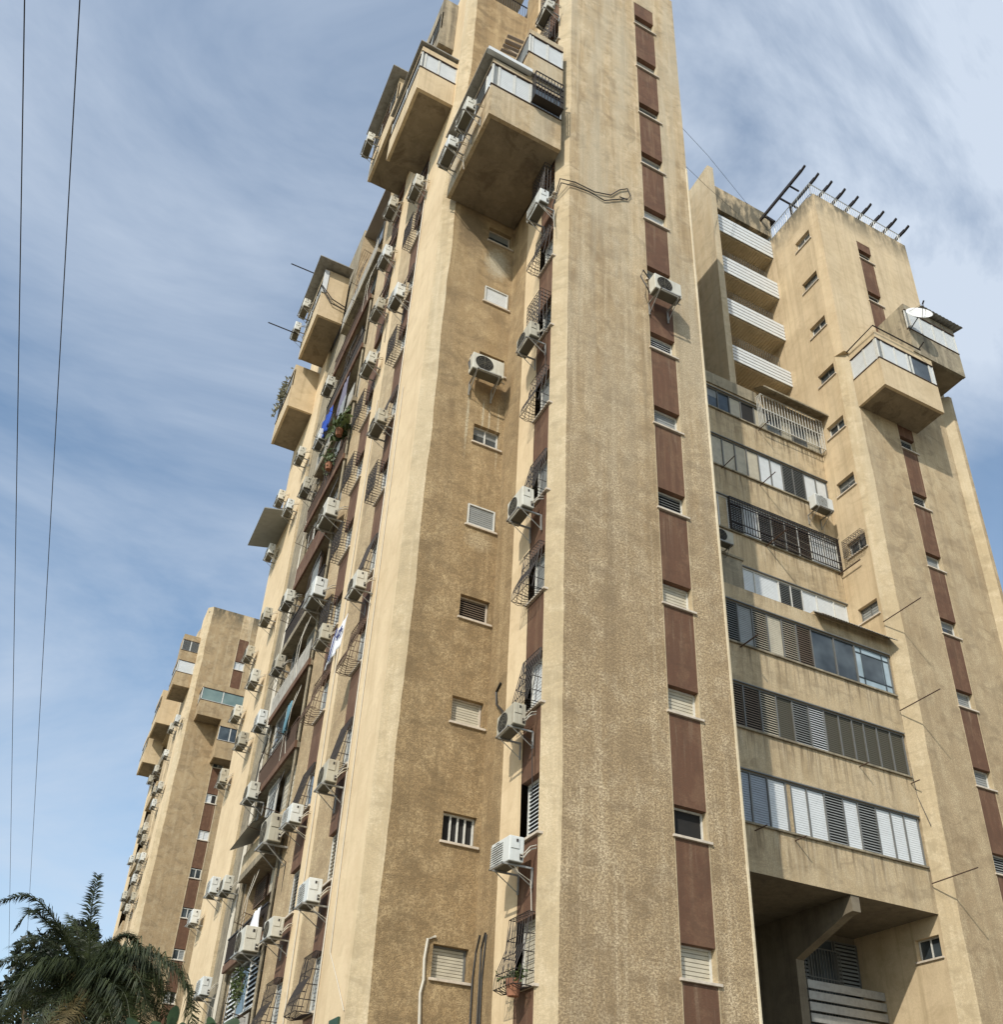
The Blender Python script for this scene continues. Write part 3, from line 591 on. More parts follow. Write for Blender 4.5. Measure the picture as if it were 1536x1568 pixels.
mb = MB(); mb.tube([(18.95, 23.2, 29.2), (18.95, 23.2, 43.0)], .06, 6).tube([(18.75, 23.25, 29.2), (18.75, 23.25, 42.6)], .04, 6); mb.tube([(18.95, 23.2, 43.0), (18.9, 22.4, 43.3), (18.4, 22.0, 43.2)], .025, 5); mb.build('drain_pipe', 'rust', T)
mb = MB(); mb.box(19.36, CX, 21.74, 23.3, 42.35, 44.1); mb.build('lintel_wall', 'smoothC', T)
for i, (zb, zt) in enumerate(((32.1, 33.05), (35.0, 36.03), (37.8, 38.93), (40.7, 41.92))):
    mb = MB(); mb.box(20.2 if i else 19.4, CX, 21.80, 23.28, zb, zb+.12); bb = mb.build('slatted_balcony', 'bead', T)
    mb = MB()
    for q in range(5):
        h = (zt-zb)/5; mb.box(20.22, CX-.01, 21.72, 21.76, zb+h*q+.02, zb+h*(q+1)-.035)
    mb.build('slat', 'white_sh', bb)
    mb = MB()
    for q in range(4): mb.box(20.3+q*.98, 20.34+q*.98, 21.76, 21.80, zb+.12, zt)
    mb.build('post', 'metal', bb)
    mb = MB()
    for q in range(30): mb.box(20.3+q*.105, 20.315+q*.105, 22.2, 22.215, zt+.02, min(zt+1.3, 43))
    mb.build('grille', 'frame_gray', bb)
    mb = MB()
    for q in range(22): mb.box(20.25+q*.145, 20.27+q*.145, 21.82, 23.26, zb-.03, zb-.001)
    mb.build('ribs', 'bead', bb)

# ---- block C: right-hand tower
CY = 18.9; CTOP = 42.05; CR = 28.85; ZC = 4.33; FC = 2.885
w = Wall(CX, 23.3, CX, 19.3, T)
cs = [4.58-.12, 7.36, 19.1, 22.0, 24.92, 27.86, 30.78, 33.68, 36.58, 39.42]
hol = [(23.3-20.32, 23.3-19.43, z, z+.62) for z in cs]
w.panel(GZ, CTOP, 'smoothC', hol, .22)
for i, h in enumerate(hol): w.window(h[0]+.01, h[1]-.01, h[2], h[3], ['glass', 'glass', 'gray', 'glass', 'half', 'glass', 'glass', 'glass', 'half', 'half'][i], n=-.19, cols=2, nslat=5, frame='frame' if i % 2 else 'frame_gray')
cage(T, w, 23.3-20.34, 23.3-19.41, 21.93, 22.68, .22, 'mesh', 'metal')
Wall(CX, 26, CX, 23.3, T).panel(GZ, 9.5, 'smoothC')
Wall(CX, 19.3, 23.85, CY, T).panel(GZ, 31.7, 'edge')
Wall(CX, 19.3, 23.55, CY, T).panel(31.7, CTOP, 'smoothC')
mb = MB(); mb.prism([(CX-.02, 19.32), (23.55, CY-.02), (23.9, CY-.02), (23.9, 19.32)], 31.62, 31.72); mb.build('corner_cap', 'smoothC', T)
Wall(23.85, CY, 25.8, CY, T).panel(GZ, 31.7, 'roughC'); Wall(23.55, CY, 25.8, CY, T).panel(31.7, CTOP, 'smoothC')
Wall(26.64, CY, CR, CY, T).panel(GZ, 31.7, 'roughC'); Wall(26.64, CY, 29.28, CY, T).panel(31.7, CTOP, 'smoothC')
wCs = Wall(25.8, CY, 26.64, CY, T)
mb = MB(); wCs.ob(mb, 0, .84, -.3, 0, 40.15, CTOP); mb.build('wall', 'smoothC', T)
strip(wCs, 0, .84, ['gray', 'half', 'open_gray', ('gray', 'glass'), 'gray', 'half', 'gray', 'open_gray', 'open_gray', 'gray', 'gray', 'dark', 'dark'], lambda k: ZC+FC*k, .66, GZ, 40.15, nslat=7)
mb = MB()
for xx in (25.8, 26.64): mb.box(xx-.012, xx+.012, CY-.004, CY+.24, GZ, 40.15)
mb.build('strip_jamb', 'edge', T)
Wall(CR, CY, 29.12, 18.62, T).panel(GZ, 31.6, 'edge'); Wall(29.12, 18.62, 29.3, 18.62, T).panel(GZ, 31.6, 'roughC'); Wall(29.3, 18.62, 29.3, 18.9, T).panel(GZ, 31.6, 'roughC')
mb = MB(); mb.box(CR, 29.28, CY-.0, CY+.1, 31.2, 31.65); mb.build('wall', 'roughC', T)
Wall(29.28, CY, 29.28, 39.4, T).panel(GZ, CTOP, 'roughC')
mb = MB(); mb.prism([(CX+.01, 19.4), (23.6, CY+.01), (29.27, CY+.01), (29.27, 26), (CX+.01, 26)], CTOP-.2, CTOP-.01); mb.build('roof', 'conc_roof', T)
mb = MB(); mb.box(23.3, 29.45, 22.6, 22.7, 42.0, 43.0); mb.build('parapet', 'gray', T)
# roof rail, pergola
mb = MB()
def rail(p0, p1, z0=42.15, z1=42.9, gap=.13):
    p0, p1 = Vector(p0), Vector(p1); n = max(2, int((p1-p0).length/gap))
    for z in (z0, z1): mb.tube([p0+Vector((0, 0, z)), p1+Vector((0, 0, z))], .022, 4)
    for i in range(n+1):
        q = p0+(p1-p0)*i/n; mb.tube([q+Vector((0, 0, z0-.1 if i % 6 == 0 else z0)), q+Vector((0, 0, z1))], .022 if i % 6 == 0 else .009, 4)
rail((23.5, 19.0, 0), (29.2, 19.0, 0)); rail((23.5, 19.0, 0), (23.5, 22.5, 0)); mb.build('railing', 'frame', T)
mb = MB()
for i in range(9):
    xx = 22.92+i*.815; yb = 22.2 if i == 0 else 20.36; mb.obox((xx, yb, 43.2), (.09, 0, 0), (0, 18.85-yb, 0), (0, 0, .17)); mb.obox((xx, 18.86, 43.2), (.09, 0, 0), (0, -.28, .06), (0, 0, .10))
mb.box(22.95, 29.5, 20.3, 20.36, 43.1, 43.2)
for xx in (23.55, 26.3, 29.1): mb.box(xx, xx+.1, 20.3, 20.4, 42.0, 43.1)
mb.box(22.9, 23.5, 19.6, 19.66, 43.12, 43.2).box(22.9, 23.5, 21.4, 21.46, 43.12, 43.2)
mb.build('pergola', 'metal', T)
mb = MB(); mb.box(22.7, 24.2, 22.3, 23.6, 42.3, 44.9); mb.build('rooftop_hut', 'smoothC', T)
mb = MB(); mb.obox((22.6, 22.2, 45.0), (1.9, 0, -.2), (0, 1.5, 0), (0, 0, .08)); mb.build('hut_roof', 'metal', T)

# ---- enclosed box balconies that hang off the corners
def box_balcony(x0, x1, y0, y1, zb, zsill, zwin, ztop, front, left=None, mat='rough', roof=None, leftlen=None, slope=0):
    """zb underside, zsill window sill, zwin window head; front/left = list of (fraction, kind)"""
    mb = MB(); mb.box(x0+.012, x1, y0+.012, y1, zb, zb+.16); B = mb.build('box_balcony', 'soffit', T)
    wf = Wall(x0, y0, x1, y0, T); wlf = Wall(x0, y1, x0, y0, T)
    for w_, segs, ln in ((wf, front, x1-x0), (wlf, left, y1-y0)):
        mb = MB(); e_ = ln if w_ is wf else ln-.122
        if segs:
            w_.ob(mb, 0, e_, -.12, 0, zb-.03, zsill); mb.build('parapet', mat, B)
            mb = MB(); w_.ob(mb, 0, e_, -.12, -.001, zwin, ztop); mb.build('head_wall', mat, B)
        else: w_.ob(mb, 0, e_, -.12, 0, zb-.03, ztop); mb.build('wall', mat, B)
        if segs:
            mb = MB(); w_.ob(mb, -.03 if w_ is wf else 0, e_, -.06, .03, zsill+.002, zsill+.03); w_.ob(mb, -.02 if w_ is wf else 0, e_, -.04, .02, zwin-.03, zwin-.002); mb.build('ledge', 'rust', B)
            f0 = 0
            mb = MB(); w_.ob(mb, 0, ln, -.062, -.012, zsill+.05, zsill+.08)
            for f1, kd in segs:
                w_.ob(mb, f0*ln, f0*ln+.04, -.06, -.01, zsill+.05, zwin-.04); w_.ob(mb, f1*ln-.04, f1*ln, -.06, -.01, zsill+.05, zwin-.04); f0 = f1
            W_ = mb.build('window', 'frame', B); f0 = 0
            for f1, kd in segs:
                w_.pane(W_, f0*ln+.045, f1*ln-.045, zsill+.05, zwin-.04, kd, -.045, 12); f0 = f1
    mb = MB(); mb.box(x0+.02, x1, y0+.02, y1-.02, ztop-.12, ztop-.02); mb.build('ceiling', 'soffit', B)
    if roof:
        mb = MB(); ox, oy, z0_, dz = roof; mb.obox((x0-ox, y0-oy, z0_), (x1-x0+ox, 0, 0), (0, y1-y0+oy, dz), (0, 0, .05)); mb.build('roof', 'asbestos', B)
    return B
b1 = box_balcony(5.9, 8.35, 15.4, 18.5, 28.68, 30.18, 31.38, 31.62, [(.1, 'gray'), (.32, 'white'), (.55, 'white'), (1, 'glass')], [(.3, 'open_gray'), (.6, 'open_gray'), (.85, 'open_gray'), (1, 'white')], 'rough', (.28, .12, 31.74, .0))
mb = MB(); mb.box(5.66, 7.2, 15.24, 15.4, 31.70, 31.86); mb.build('roof_edge', 'white_sh', b1)
wc = Wall(7.2, 15.4, 8.35, 15.4, T)
boxcage(wc, .06, 1.05, 30.3, 31.6, .3, 'metal', 9, (.25, .5, .75))
mb = MB(); wc.ob(mb, .06, 1.05, .28, .3, 30.3, 30.34); wc.ob(mb, .06, 1.05, .02, .3, 30.29, 30.32); mb.build('grille_tray', 'metal', T)
b2 = box_balcony(7.1, 8.37, 15.4, 17.9, 31.6, 33.08, 34.2, 34.5, [(.1, 'gray'), (.55, 'white'), (1, 'white')], [(.3, 'open_white'), (.6, 'open_white'), (1, 'open_white')], 'rough')
mb = MB()
for i in range(14): mb.obox((6.45, 15.7+i*.16, 34.05), (.6, 0, .12), (0, .1, 0), (0, 0, .03))
mb.build('slatted_awning', 'brown_sh', b2)
b3 = box_balcony(4.5, 5.89, 19.0, 22.05, 34.66, 35.95, 37.0, 37.3, [(.12, 'gray'), (.5, 'white'), (1, 'white')], [(.5, 'gray'), (1, 'gray')], 'smoothC', (.12, .1, 37.42, 0))
b4 = box_balcony(4.5, 5.89, 22.15, 25.1, 37.5, 38.9, 40.1, 40.4, None, [(.35, 'open_gray'), (.7, 'open_brown'), (1, 'open_gray')], 'smoothC', (.4, .3, 40.5, 0))
b9 = box_balcony(5.25, 5.88, 19.8, 22.3, 39.7, 40.7, 42.0, 43.0, None, [(.3, 'open_gray'), (.6, 'gray'), (1, 'open_gray')], 'gray')
b5 = box_balcony(4.65, 5.89, 32.6, 35.75, 37.45, 38.9, 40.1, 40.7, None, [(.3, 'gray'), (.6, 'gray'), (1, 'gray')], 'smoothC', (.45, .5, 40.85, 0))
mb = MB(); mb.box(4.62, 4.86, 32.56, 32.6, 39.0, 40.6); mb.build('window_return', 'white_sh', b5)
b6 = box_balcony(4.65, 5.89, 36.1, 39.2, 34.6, 35.9, 37.1, 37.4, None, [(.4, 'open_gray'), (1, 'gray')], 'smoothC')
mb = MB(); mb.obox((4.6, 36.0, 28.0), (1.29, 0, .3), (0, 3.2, 0), (0, 0, .05)); mb.build('awning', 'gray_sh', T)
b7 = box_balcony(23.8, 26.93, 17.54, 18.9, 28.64, 30.05, 31.2, 31.6, [(.1, 'gray'), (.32, 'white'), (.54, 'white'), (.6, 'gray'), (.93, 'glass'), (1, 'white')], [(.5, 'white'), (.92, 'white'), (1, 'gray')], 'smoothC')
mb = MB(); mb.tube([(23.7, 18.9, 31.62), (23.62, 17.4, 31.62), (26.2, 17.4, 31.62)], .03, 5).tube([(26.1, 17.4, 31.62), (26.1, 17.1, 31.75)], .03, 5); mb.build('awning_rail', 'metal', b7)
b8 = box_balcony(25.95, 28.86, 17.5, 18.9, 31.57, 32.88, 34.05, 34.4, [(.08, 'gray'), (.3, 'white'), (.55, 'white'), (.78, 'white'), (1, 'white')], None, 'gray')
mb = MB()
for i in range(24):
    a, b = 26.7+2.45*i/24, 26.7+2.45*(i+1)/24; s = .02 if i % 2 else -.02
    mb.quad((a, 17.2, 34.42+s), (b, 17.2, 34.42-s), (b, 18.9, 34.9-s), (a, 18.9, 34.9+s))
mb.build('corrugated_roof', 'asbestos', b8, recalc=False)

# ---- underpass below D
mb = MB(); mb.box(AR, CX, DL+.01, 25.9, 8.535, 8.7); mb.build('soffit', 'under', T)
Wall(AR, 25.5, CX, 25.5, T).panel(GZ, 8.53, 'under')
mb = MB(); P = [(19.33, 8.53), (19.33, 8.08), (19.62, 8.05), (21.75, 7.25), (21.75, GZ), (25.4, GZ), (25.4, 8.53)]
a = [mb.bm.verts.new((20.12, y, z)) for y, z in P]; b = [mb.bm.verts.new((20.42, y, z)) for y, z in P]
for i in range(len(P)): mb.bm.faces.new((a[i], a[(i+1) % len(P)], b[(i+1) % len(P)], b[i]))
mb.bm.faces.new(a); mb.bm.faces.new(b); mb.build('bracket_wall', 'under', T)
mb = MB()
for i in range(9):
    z = 6.72-i*.31; mb.box(20.45, 23.43, 21.72, 21.78, z-.235, z)
mb.build('slat_screen', 'galv', T)
wq = Wall(20.45, 22.6, CX, 22.6, T)
for u in (0, 1.0, 2.0): wq.window(u+.02, u+.96, 5.6, 8.3, 'open_gray' if u != 1 else 'glass', n=0, nslat=22, frame='frame_gray', sill=False)
boxcage(wq, .1, 2.0, 5.7, 7.9, .25, 'frame_gray', 16, (.3, .6))
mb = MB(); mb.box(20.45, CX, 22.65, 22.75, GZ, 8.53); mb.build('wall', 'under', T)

# ---- clothesline arms and wiring on the recessed part
def arm(p0, p1, r=.02): mb = MB(); mb.tube([p0, p1], r, 5); return mb.build('clothesline_arm', 'rust', T)
for z in (18.58, 15.15, 9.41): arm((23.35, 19.25, z), (23.35, 17.62, z+.03))
arm((18.3, 19.3, 9.72), (18.3, 18.85, 9.72)); arm((16.9, 19.3, 9.72), (16.9, 18.8, 9.72)); arm((21.2, 19.3, 12.66), (21.2, 18.9, 12.66)); arm((23.3, 19.3, 12.6), (23.3, 18.95, 12.6))
arm((19.95, 20.75, 24.33), (19.95, 19.9, 24.33)); arm((18.2, 20.75, 24.4), (18.2, 20.0, 24.4)); arm((19.9, 20.75, 21.5), (19.9, 19.7, 21.5), .028); arm((23.3, 20.75, 21.5), (23.3, 19.7, 21.5), .028); arm((20.2, 20.75, 27.2), (20.2, 20.1, 27.2)); arm((17.0, 19.3, 15.6), (17.0, 18.5, 15.6), .025)
mb = MB()
for q in (19.85, 20.1, 20.35): mb.tube([(19.9, q, 21.52), (21.6, q, 21.3), (23.3, q, 21.52)], .006, 4)
mb.build('clothesline', 'cable_w', T)
mb = MB(); mb.tube([(23.44, 19.6, 18.0), (23.43, 19.32, 16.0), (23.43, 19.31, 13.4), (23.46, 19.28, 12.2), (23.6, 19.1, 11.2)], .012, 4); mb.build('wall_cable', 'cable', T)

# ------------------------------------------------------------------ the distant tower (same design, further down the street)
T2 = thing('distant_tower', 'distant narrow tan tower with two box balconies, far left behind the palm', 'building', (10, 78, GZ))
FT = 43.75; FY = 71.0
def W2(x0, y0, x1, y1): return Wall(x0, y0, x1, y1, T2)
W2(6.78, FY, 9.30, FY).panel(GZ, FT, 'roughF'); W2(10.15, FY, 12.6, FY).panel(GZ, FT, 'roughF')
ws = W2(9.30, FY, 10.15, FY)
mb = MB(); ws.ob(mb, 0, .85, -.3, 0, 41.4, FT); mb.build('wall', 'rough', T2)
prev = GZ; zk = [15.35+2.9*k-2.9*5 for k in range(1, 15)]
for k, z in enumerate(zk):
    if z > 41: break
    mb = MB(); ws.ob(mb, 0.003, .847, -.2, -.01, prev, z-.05); mb.build('spandrel', 'brown', T2)
    w_ = ws.window(.02, .83, z, z+.72, [('glass', 'glass'), ('glass', 'glass'), ('white', 'white'), ('white', 'dark'), ('glass', 'gray')][k % 5], n=-.12, cols=2, nslat=5, fw=.06); prev = z+.76
mb = MB(); ws.ob(mb, 0.003, .847, -.2, -.01, prev, 41.4); mb.build('spandrel', 'brown', T2)
mb = MB()
for xx in (9.30, 10.15): mb.box(xx-.03, xx+.03, FY-.02, FY+.2, GZ, 41.4)
mb.build('strip_jamb', 'edge', T2)
W2(6.4, FY+.4, 6.78, FY).panel(GZ, FT, 'edge')
ya = [71.4, 73.6, 74.45, 75.8, 76.75, 77.8, 79.1, 84.1, 87.4]; mt2 = ['smooth', 'brown', 'roughC', 'smooth', 'brown', 'roughC', 'gray', 'smooth']
xx_ = [6.4, 6.4, 6.6, 6.4, 6.4, 6.6, 6.9, 6.4]
for i in range(8):
    xa = 6.6 if mt2[i] == 'brown' else 6.9 if i == 6 else 6.4
    W2(xa if mt2[i] != 'roughC' else 6.4, ya[i+1], xa if mt2[i] != 'roughC' else 6.6, ya[i]).panel(GZ, FT-(0 if i < 7 else .6), mt2[i])
W2(6.4, 79.1, 6.9, 79.1).panel(GZ, FT, 'gray'); W2(12.6, FY, 12.6, 87.4).panel(GZ, FT, 'roughF')
mb = MB(); mb.box(6.5, 12.5, 71.2, 87.2, FT-.5, FT-.4); mb.build('roof', 'conc_roof', T2)
W2(12.6, 87.4, 6.4, 87.4).panel(GZ, FT, 'roughF')
for k in range(14):
    z = 1.0+2.9*k
    mb = MB(); mb.box(6.25, 6.9, 79.15, 84.05, z, z+1.0); mb.build('balcony', 'gray' if k % 2 else 'roughC', T2)
    for yy in (73.7, 76.85):
        mb = MB(); mb.box(6.55, 6.62, yy, yy+.7, z+1.7, z+2.9); mb.build('window', 'gray_sh' if k % 3 else 'glass', T2)
def bb(x0, x1, y0, y1, zb, zs, zw, zt, front, mat='roughF', left=None):
    global T
    keep = T; T = T2; r = box_balcony(x0, x1, y0, y1, zb, zs, zw, zt, front, left, mat); T = keep; return r
bb(7.2, 10.45, 69.55, 70.98, 33.26, 34.5, 35.6, 36.1, [(.5, 'teal'), (1, 'teal')], 'roughF', [(1, 'gray')])
bb(9.05, 12.5, 69.55, 70.98, 30.1, 31.5, 32.7, 33.24, [(.25, 'glass'), (.5, 'glass'), (1, 'glass')], 'roughF')
bb(5.1, 6.42, 71.6, 74.6, 36.25, 37.4, 38.5, 39.0, [(1, 'white')], 'roughF', [(.5, 'gray'), (1, 'gray')])
bb(5.1, 6.42, 71.6, 73.4, 39.02, 39.4, 40.4, 40.9, [(.5, 'open_gray'), (1, 'open_gray')], 'roughF')
bb(5.0, 6.42, 79.0, 82.6, 36.1, 37.4, 38.6, 39.2, None, 'smoothC', [(.5, 'gray'), (1, 'open_gray')])
bb(5.0, 6.42, 83.0, 86.4, 34.0, 35.3, 36.4, 37.0, None, 'smoothC', [(.5, 'gray'), (1, 'gray')])

# ------------------------------------------------------------------ air conditioners
def make_ac(name, label, mat, group):
    """outdoor unit: long side along x, fan face to -y, wall behind at +y; origin at the middle of the underside"""
    t = thing(name, label, 'air conditioner', (0, 0, 0), group)
    mb = MB(); mb.box(-.41, .41, -.16, .16, .03, .57); mb.build('casing', mat, t, bevel=.018)
    mb = MB(); c = (-.11, -.164, .30)
    mb.disc(c, (1, 0, 0), (0, 0, 1), .235, 24); mb.build('fan_opening', 'dark', t, recalc=False)
    mb = MB()
    for r in (.06, .115, .17, .225):
        pts = [(c[0]+r*math.cos(a*math.pi/10), -.172, c[2]+r*math.sin(a*math.pi/10)) for a in range(21)]; mb.tube(pts, .005, 4)
    for a in range(8): mb.tube([(c[0], -.174, c[2]), (c[0]+.235*math.cos(a*math.pi/4), -.172, c[2]+.235*math.sin(a*math.pi/4))], .005, 4)
    mb.build('fan_guard', 'ac_under', t)
    mb = MB(); mb.box(-.385, .385, -.14, .14, .012, .029); mb.build('base_pan', 'ac_under', t)
    mb = MB(); mb.box(.411, .425, -.13, .05, .30, .52); mb.build('service_cover', mat, t, bevel=.005)
    mb = MB(); mb.box(.412, .435, -.02, .02, .44, .50).box(.411, .43, .07, .12, .08, .2); mb.build('valve', 'metal', t)
    mb = MB(); mb.tube([(.42, .09, .14), (.52, .10, .10), (.50, .18, .22), (.42, .30, .34), (.40, .42, .40)], .016, 5).tube([(.42, .09, .18), (.48, .14, .22), (.46, .26, .38), (.42, .42, .46)], .011, 5); mb.build('refrigerant_pipe', 'cable_w', t)
    mb = MB()
    for x_ in (-.28, .30):
        mb.box(x_-.018, x_+.018, -.24, .42, -.028, .010).box(x_-.018, x_+.018, .385, .42, -.42, -.028)
        mb.tube([(x_, -.12, -.02), (x_, .40, -.38)], .012, 4)
    mb.box(-.30, .32, -.24, -.21, -.028, .008); mb.build('bracket', 'galv', t)
    return t
def copy_tree(o, parent=None):
    c = o.copy(); C.objects.link(c); c.parent = parent
    for ch in list(o.children): copy_tree(ch, c)
    return c
ORD = ['first', 'second', 'third', 'fourth', 'fifth', 'sixth', 'seventh', 'eighth', 'ninth', 'tenth', 'eleventh', 'twelfth', 'thirteenth', 'fourteenth', 'fifteenth', 'sixteenth', 'seventeenth', 'eighteenth', 'nineteenth', 'twentieth']
protoN = make_ac('air_conditioner', 'cream air conditioner with its fan facing front, alone on the ochre front wall', 'ac', 'air conditioners on the near tower')
protoO = make_ac('air_conditioner', 'x', 'ac_old', 'air conditioners on the near tower')
protoB = make_ac('air_conditioner', 'x', 'ac_b', 'air conditioners on the near tower')
mb = MB()
for q in range(9): mb.box(-.40, .13, -.176, -.166, .08+q*.05, .10+q*.05)
mb.build('front_louvre', 'ac_b', protoB)
for pr_, dz in ((protoO, 1.6), (protoB, .9)):
    mb = MB(); mb.tube([(.3, 0, 0), (.32, .1, -.15), (.36, .36, -.3), (.36, .40, -dz)], .011, 5); mb.build('drain_hose', 'cable_w' if dz < 1 else 'cable', pr_)
used = {'N': False, 'O': False, 'B': False}
racr = random.Random(9)
def put(kind, loc, rz, label, group='air conditioners on the near tower', sc=1.0):
    p = {'N': protoN, 'O': protoO, 'B': protoB}[kind]
    o = p if not used[kind] else copy_tree(p)
    used[kind] = True
    o.location = loc; o.rotation_euler = (racr.uniform(-.02, .02), racr.uniform(-.035, .035), rz+racr.uniform(-.03, .03)); o.scale = (sc*racr.uniform(.94, 1.08), sc*racr.uniform(.9, 1.05), sc*racr.uniform(.92, 1.12)); o['label'] = label; o['group'] = group; return o
put('N', (7.53, 18.05, 20.95), 0, 'cream air conditioner with its fan facing front, alone on the ochre front wall', sc=1.12)
put('N', (11.72, 15.05, 23.55), 0, 'air conditioner alone over the brown strip of the near corner block, cable looping beside it', sc=1.1)
put('B', (22.45, 20.3, 23.8), 0, 'air conditioner below the white shutters of the recessed middle rows', sc=1.12)
put('O', (17.3, 20.05, 20.1), 0, 'air conditioner standing on the utility box at the left of the recessed rows', sc=.9)
def col(items, xo, where, top='top', back=.16, ks='NBONOBN', sc=1.0):
    items = sorted(items, key=lambda q: -q[1]); n = len(items)
    for i, (yf, z) in enumerate(items):
        if n == 1: lab = 'air conditioner %s' % where
        elif i == n-1: lab = 'lowest air conditioner %s' % where
        elif i == 0: lab = 'topmost air conditioner %s' % where
        else: lab = '%s air conditioner from the top %s' % (ORD[i], where)
        put(ks[i % len(ks)], (xo+back, yf-.42, z+.04), -math.pi/2, lab, sc=sc)
col([(16.68, 6.07), (16.75, 9.0), (16.72, 14.78), (16.72, 20.62), (16.45, 26.02), (16.47, 37.1)], 7.8, 'in the column beside the near corner block')
col([(17.99, 29.1), (16.7, 29.15)], 5.33, 'on the left side of the lowest near box balcony')
col([(21.85, 6.15), (21.8, 9.03), (21.6, 14.58), (21.9, 20.8), (21.88, 26.5), (21.5, 31.95)], 5.36, 'in the brown strip next to the ochre wall')
col([(24.95, 6.05), (24.85, 9.03), (24.65, 14.6), (24.4, 25.75), (24.4, 28.6), (24.55, 31.7), (24.9, 35.2)], 5.36, 'in the second brown strip of the long side')
col([(27.7, 6.2), (27.15, 9.15), (26.6, 17.2), (26.75, 20.6)], 5.30, 'over the near end of the balcony bay', sc=1.35, back=.2)
col([(33.6, 6.05), (33.0, 9.3), (31.6, 12.1), (32.4, 15.2), (31.0, 16.85), (31.5, 19.95), (32.2, 26.0), (31.0, 27.7), (31.3, 31.1)], 5.36, 'on the grey pier beyond the balcony bay')
col([(35.6, 9.9), (35.7, 15.8), (35.8, 18.6), (35.7, 21.6), (35.6, 27.4), (35.2, 30.2)], 5.36, 'on the far smooth wall of the long side')
col([(38.9, 9.6), (38.9, 15.4), (38.8, 18.4), (38.8, 21.4), (38.6, 26.9), (38.9, 30.4)], 5.40, 'at the far edge of the near tower')
col([(24.6, 38.05)], 3.95, 'outside the high box balcony with rolled shutters')
col([(34.6, 38.9), (35.9, 38.6)], 4.08, 'outside the box balcony under grey eaves')
far = [(67.96+3.6, 32.9), (74.95, 33.68), (74.16, 31.03), (72.4, 27.6), (80.05, 31.97), (76.34, 28.75), (74.5, 26.94), (76.88, 25.79), (80.54, 26.59), (75.66, 24.5), (76.72, 23.37), (72.9, 22.2), (74.31, 21.82), (75.59, 21.32), (72.7, 19.2), (75.46, 19.09), (80.93, 21.39), (82.97, 24.94), (83.51, 32.36)]
far.sort(key=lambda q: -q[1])
for i, (y, z) in enumerate(far):
    lab = 'topmost air conditioner on the distant tower' if i == 0 else 'lowest air conditioner on the distant tower' if i == len(far)-1 else '%s air conditioner from the top on the distant tower' % ORD[i]
    put('NBO'[i % 3], (6.06, y, z), -math.pi/2, lab, 'air conditioners on the distant tower', 1.05)

# ------------------------------------------------------------------ satellite dish, flag, washing, plants, cables
t = thing('satellite_dish', 'white satellite dish on an arm in front of the upper right box balcony', 'satellite dish', (25.95, 17.5, 32.8))
nrm = Vector((-.42, -.86, .30)).normalized(); uu = nrm.cross(Vector((0, 0, 1))).normalized(); vv = uu.cross(nrm)
cc = Vector((26.05, 17.0, 33.2)); mb = MB(); pr = None
for k in range(7):
    r = .54*k/6; dep = .10*(k/6)**2
    ring = [mb.bm.verts.new(cc+nrm*dep+r*(math.cos(a*math.pi/14)*uu+math.sin(a*math.pi/14)*vv*.92)) for a in range(28)] if k else [mb.bm.verts.new(cc)]
    if pr:
        for a in range(28):
            if len(pr) == 1: mb.bm.faces.new((pr[0], ring[a], ring[(a+1) % 28]))
            else: mb.bm.faces.new((pr[a], ring[a], ring[(a+1) % 28], pr[(a+1) % 28]))
    pr = ring
d_ = mb.build('reflector', 'dish', t, smooth=True); sm = d_.modifiers.new('solid', 'SOLIDIFY'); sm.thickness = .012
mb = MB(); tip = cc+nrm*.5-vv*.05
mb.tube([cc-vv*.45+nrm*.06, tip], .012, 5).tube([cc-uu*.35+vv*.2+nrm*.06, tip], .008, 4).tube([cc+uu*.35+vv*.2+nrm*.06, tip], .008, 4); mb.build('feed_arm', 'metal', t)
mb = MB(); mb.tube([tip-nrm*.02, tip+nrm*.12], .035, 8); mb.build('receiver', 'metal', t)
mb = MB(); mb.tube([cc-nrm*.02, cc-nrm*.12, (25.97, 17.48, 32.75)], .022, 6); mb.build('mast', 'metal', t)

def cloth(name, mat, o, a, b, n=10, m=8, amp=.05, parent=None, sag=.0, seed=1):
    """a hanging cloth spanned by a (across) and b (down) with soft folds"""
    rnd = random.Random(seed); o, a, b = Vector(o), Vector(a), Vector(b); nr = a.cross(b).normalized(); ph = rnd.random()*6
    mb = MB(); V = [[mb.bm.verts.new(o+a*(i/n)+b*(j/m)+nr*amp*math.sin(i*1.7+ph+j*.4)*(j/m*.7+.3)+Vector((0, 0, -sag*math.sin(math.pi*i/n)))) for i in range(n+1)] for j in range(m+1)]
    for j in range(m):
        for i in range(n): mb.bm.faces.new((V[j][i], V[j][i+1], V[j+1][i+1], V[j+1][i]))
    ob = mb.build(name, mat, parent, smooth=True); s_ = ob.modifiers.new('solid', 'SOLIDIFY'); s_.thickness = .008; return ob
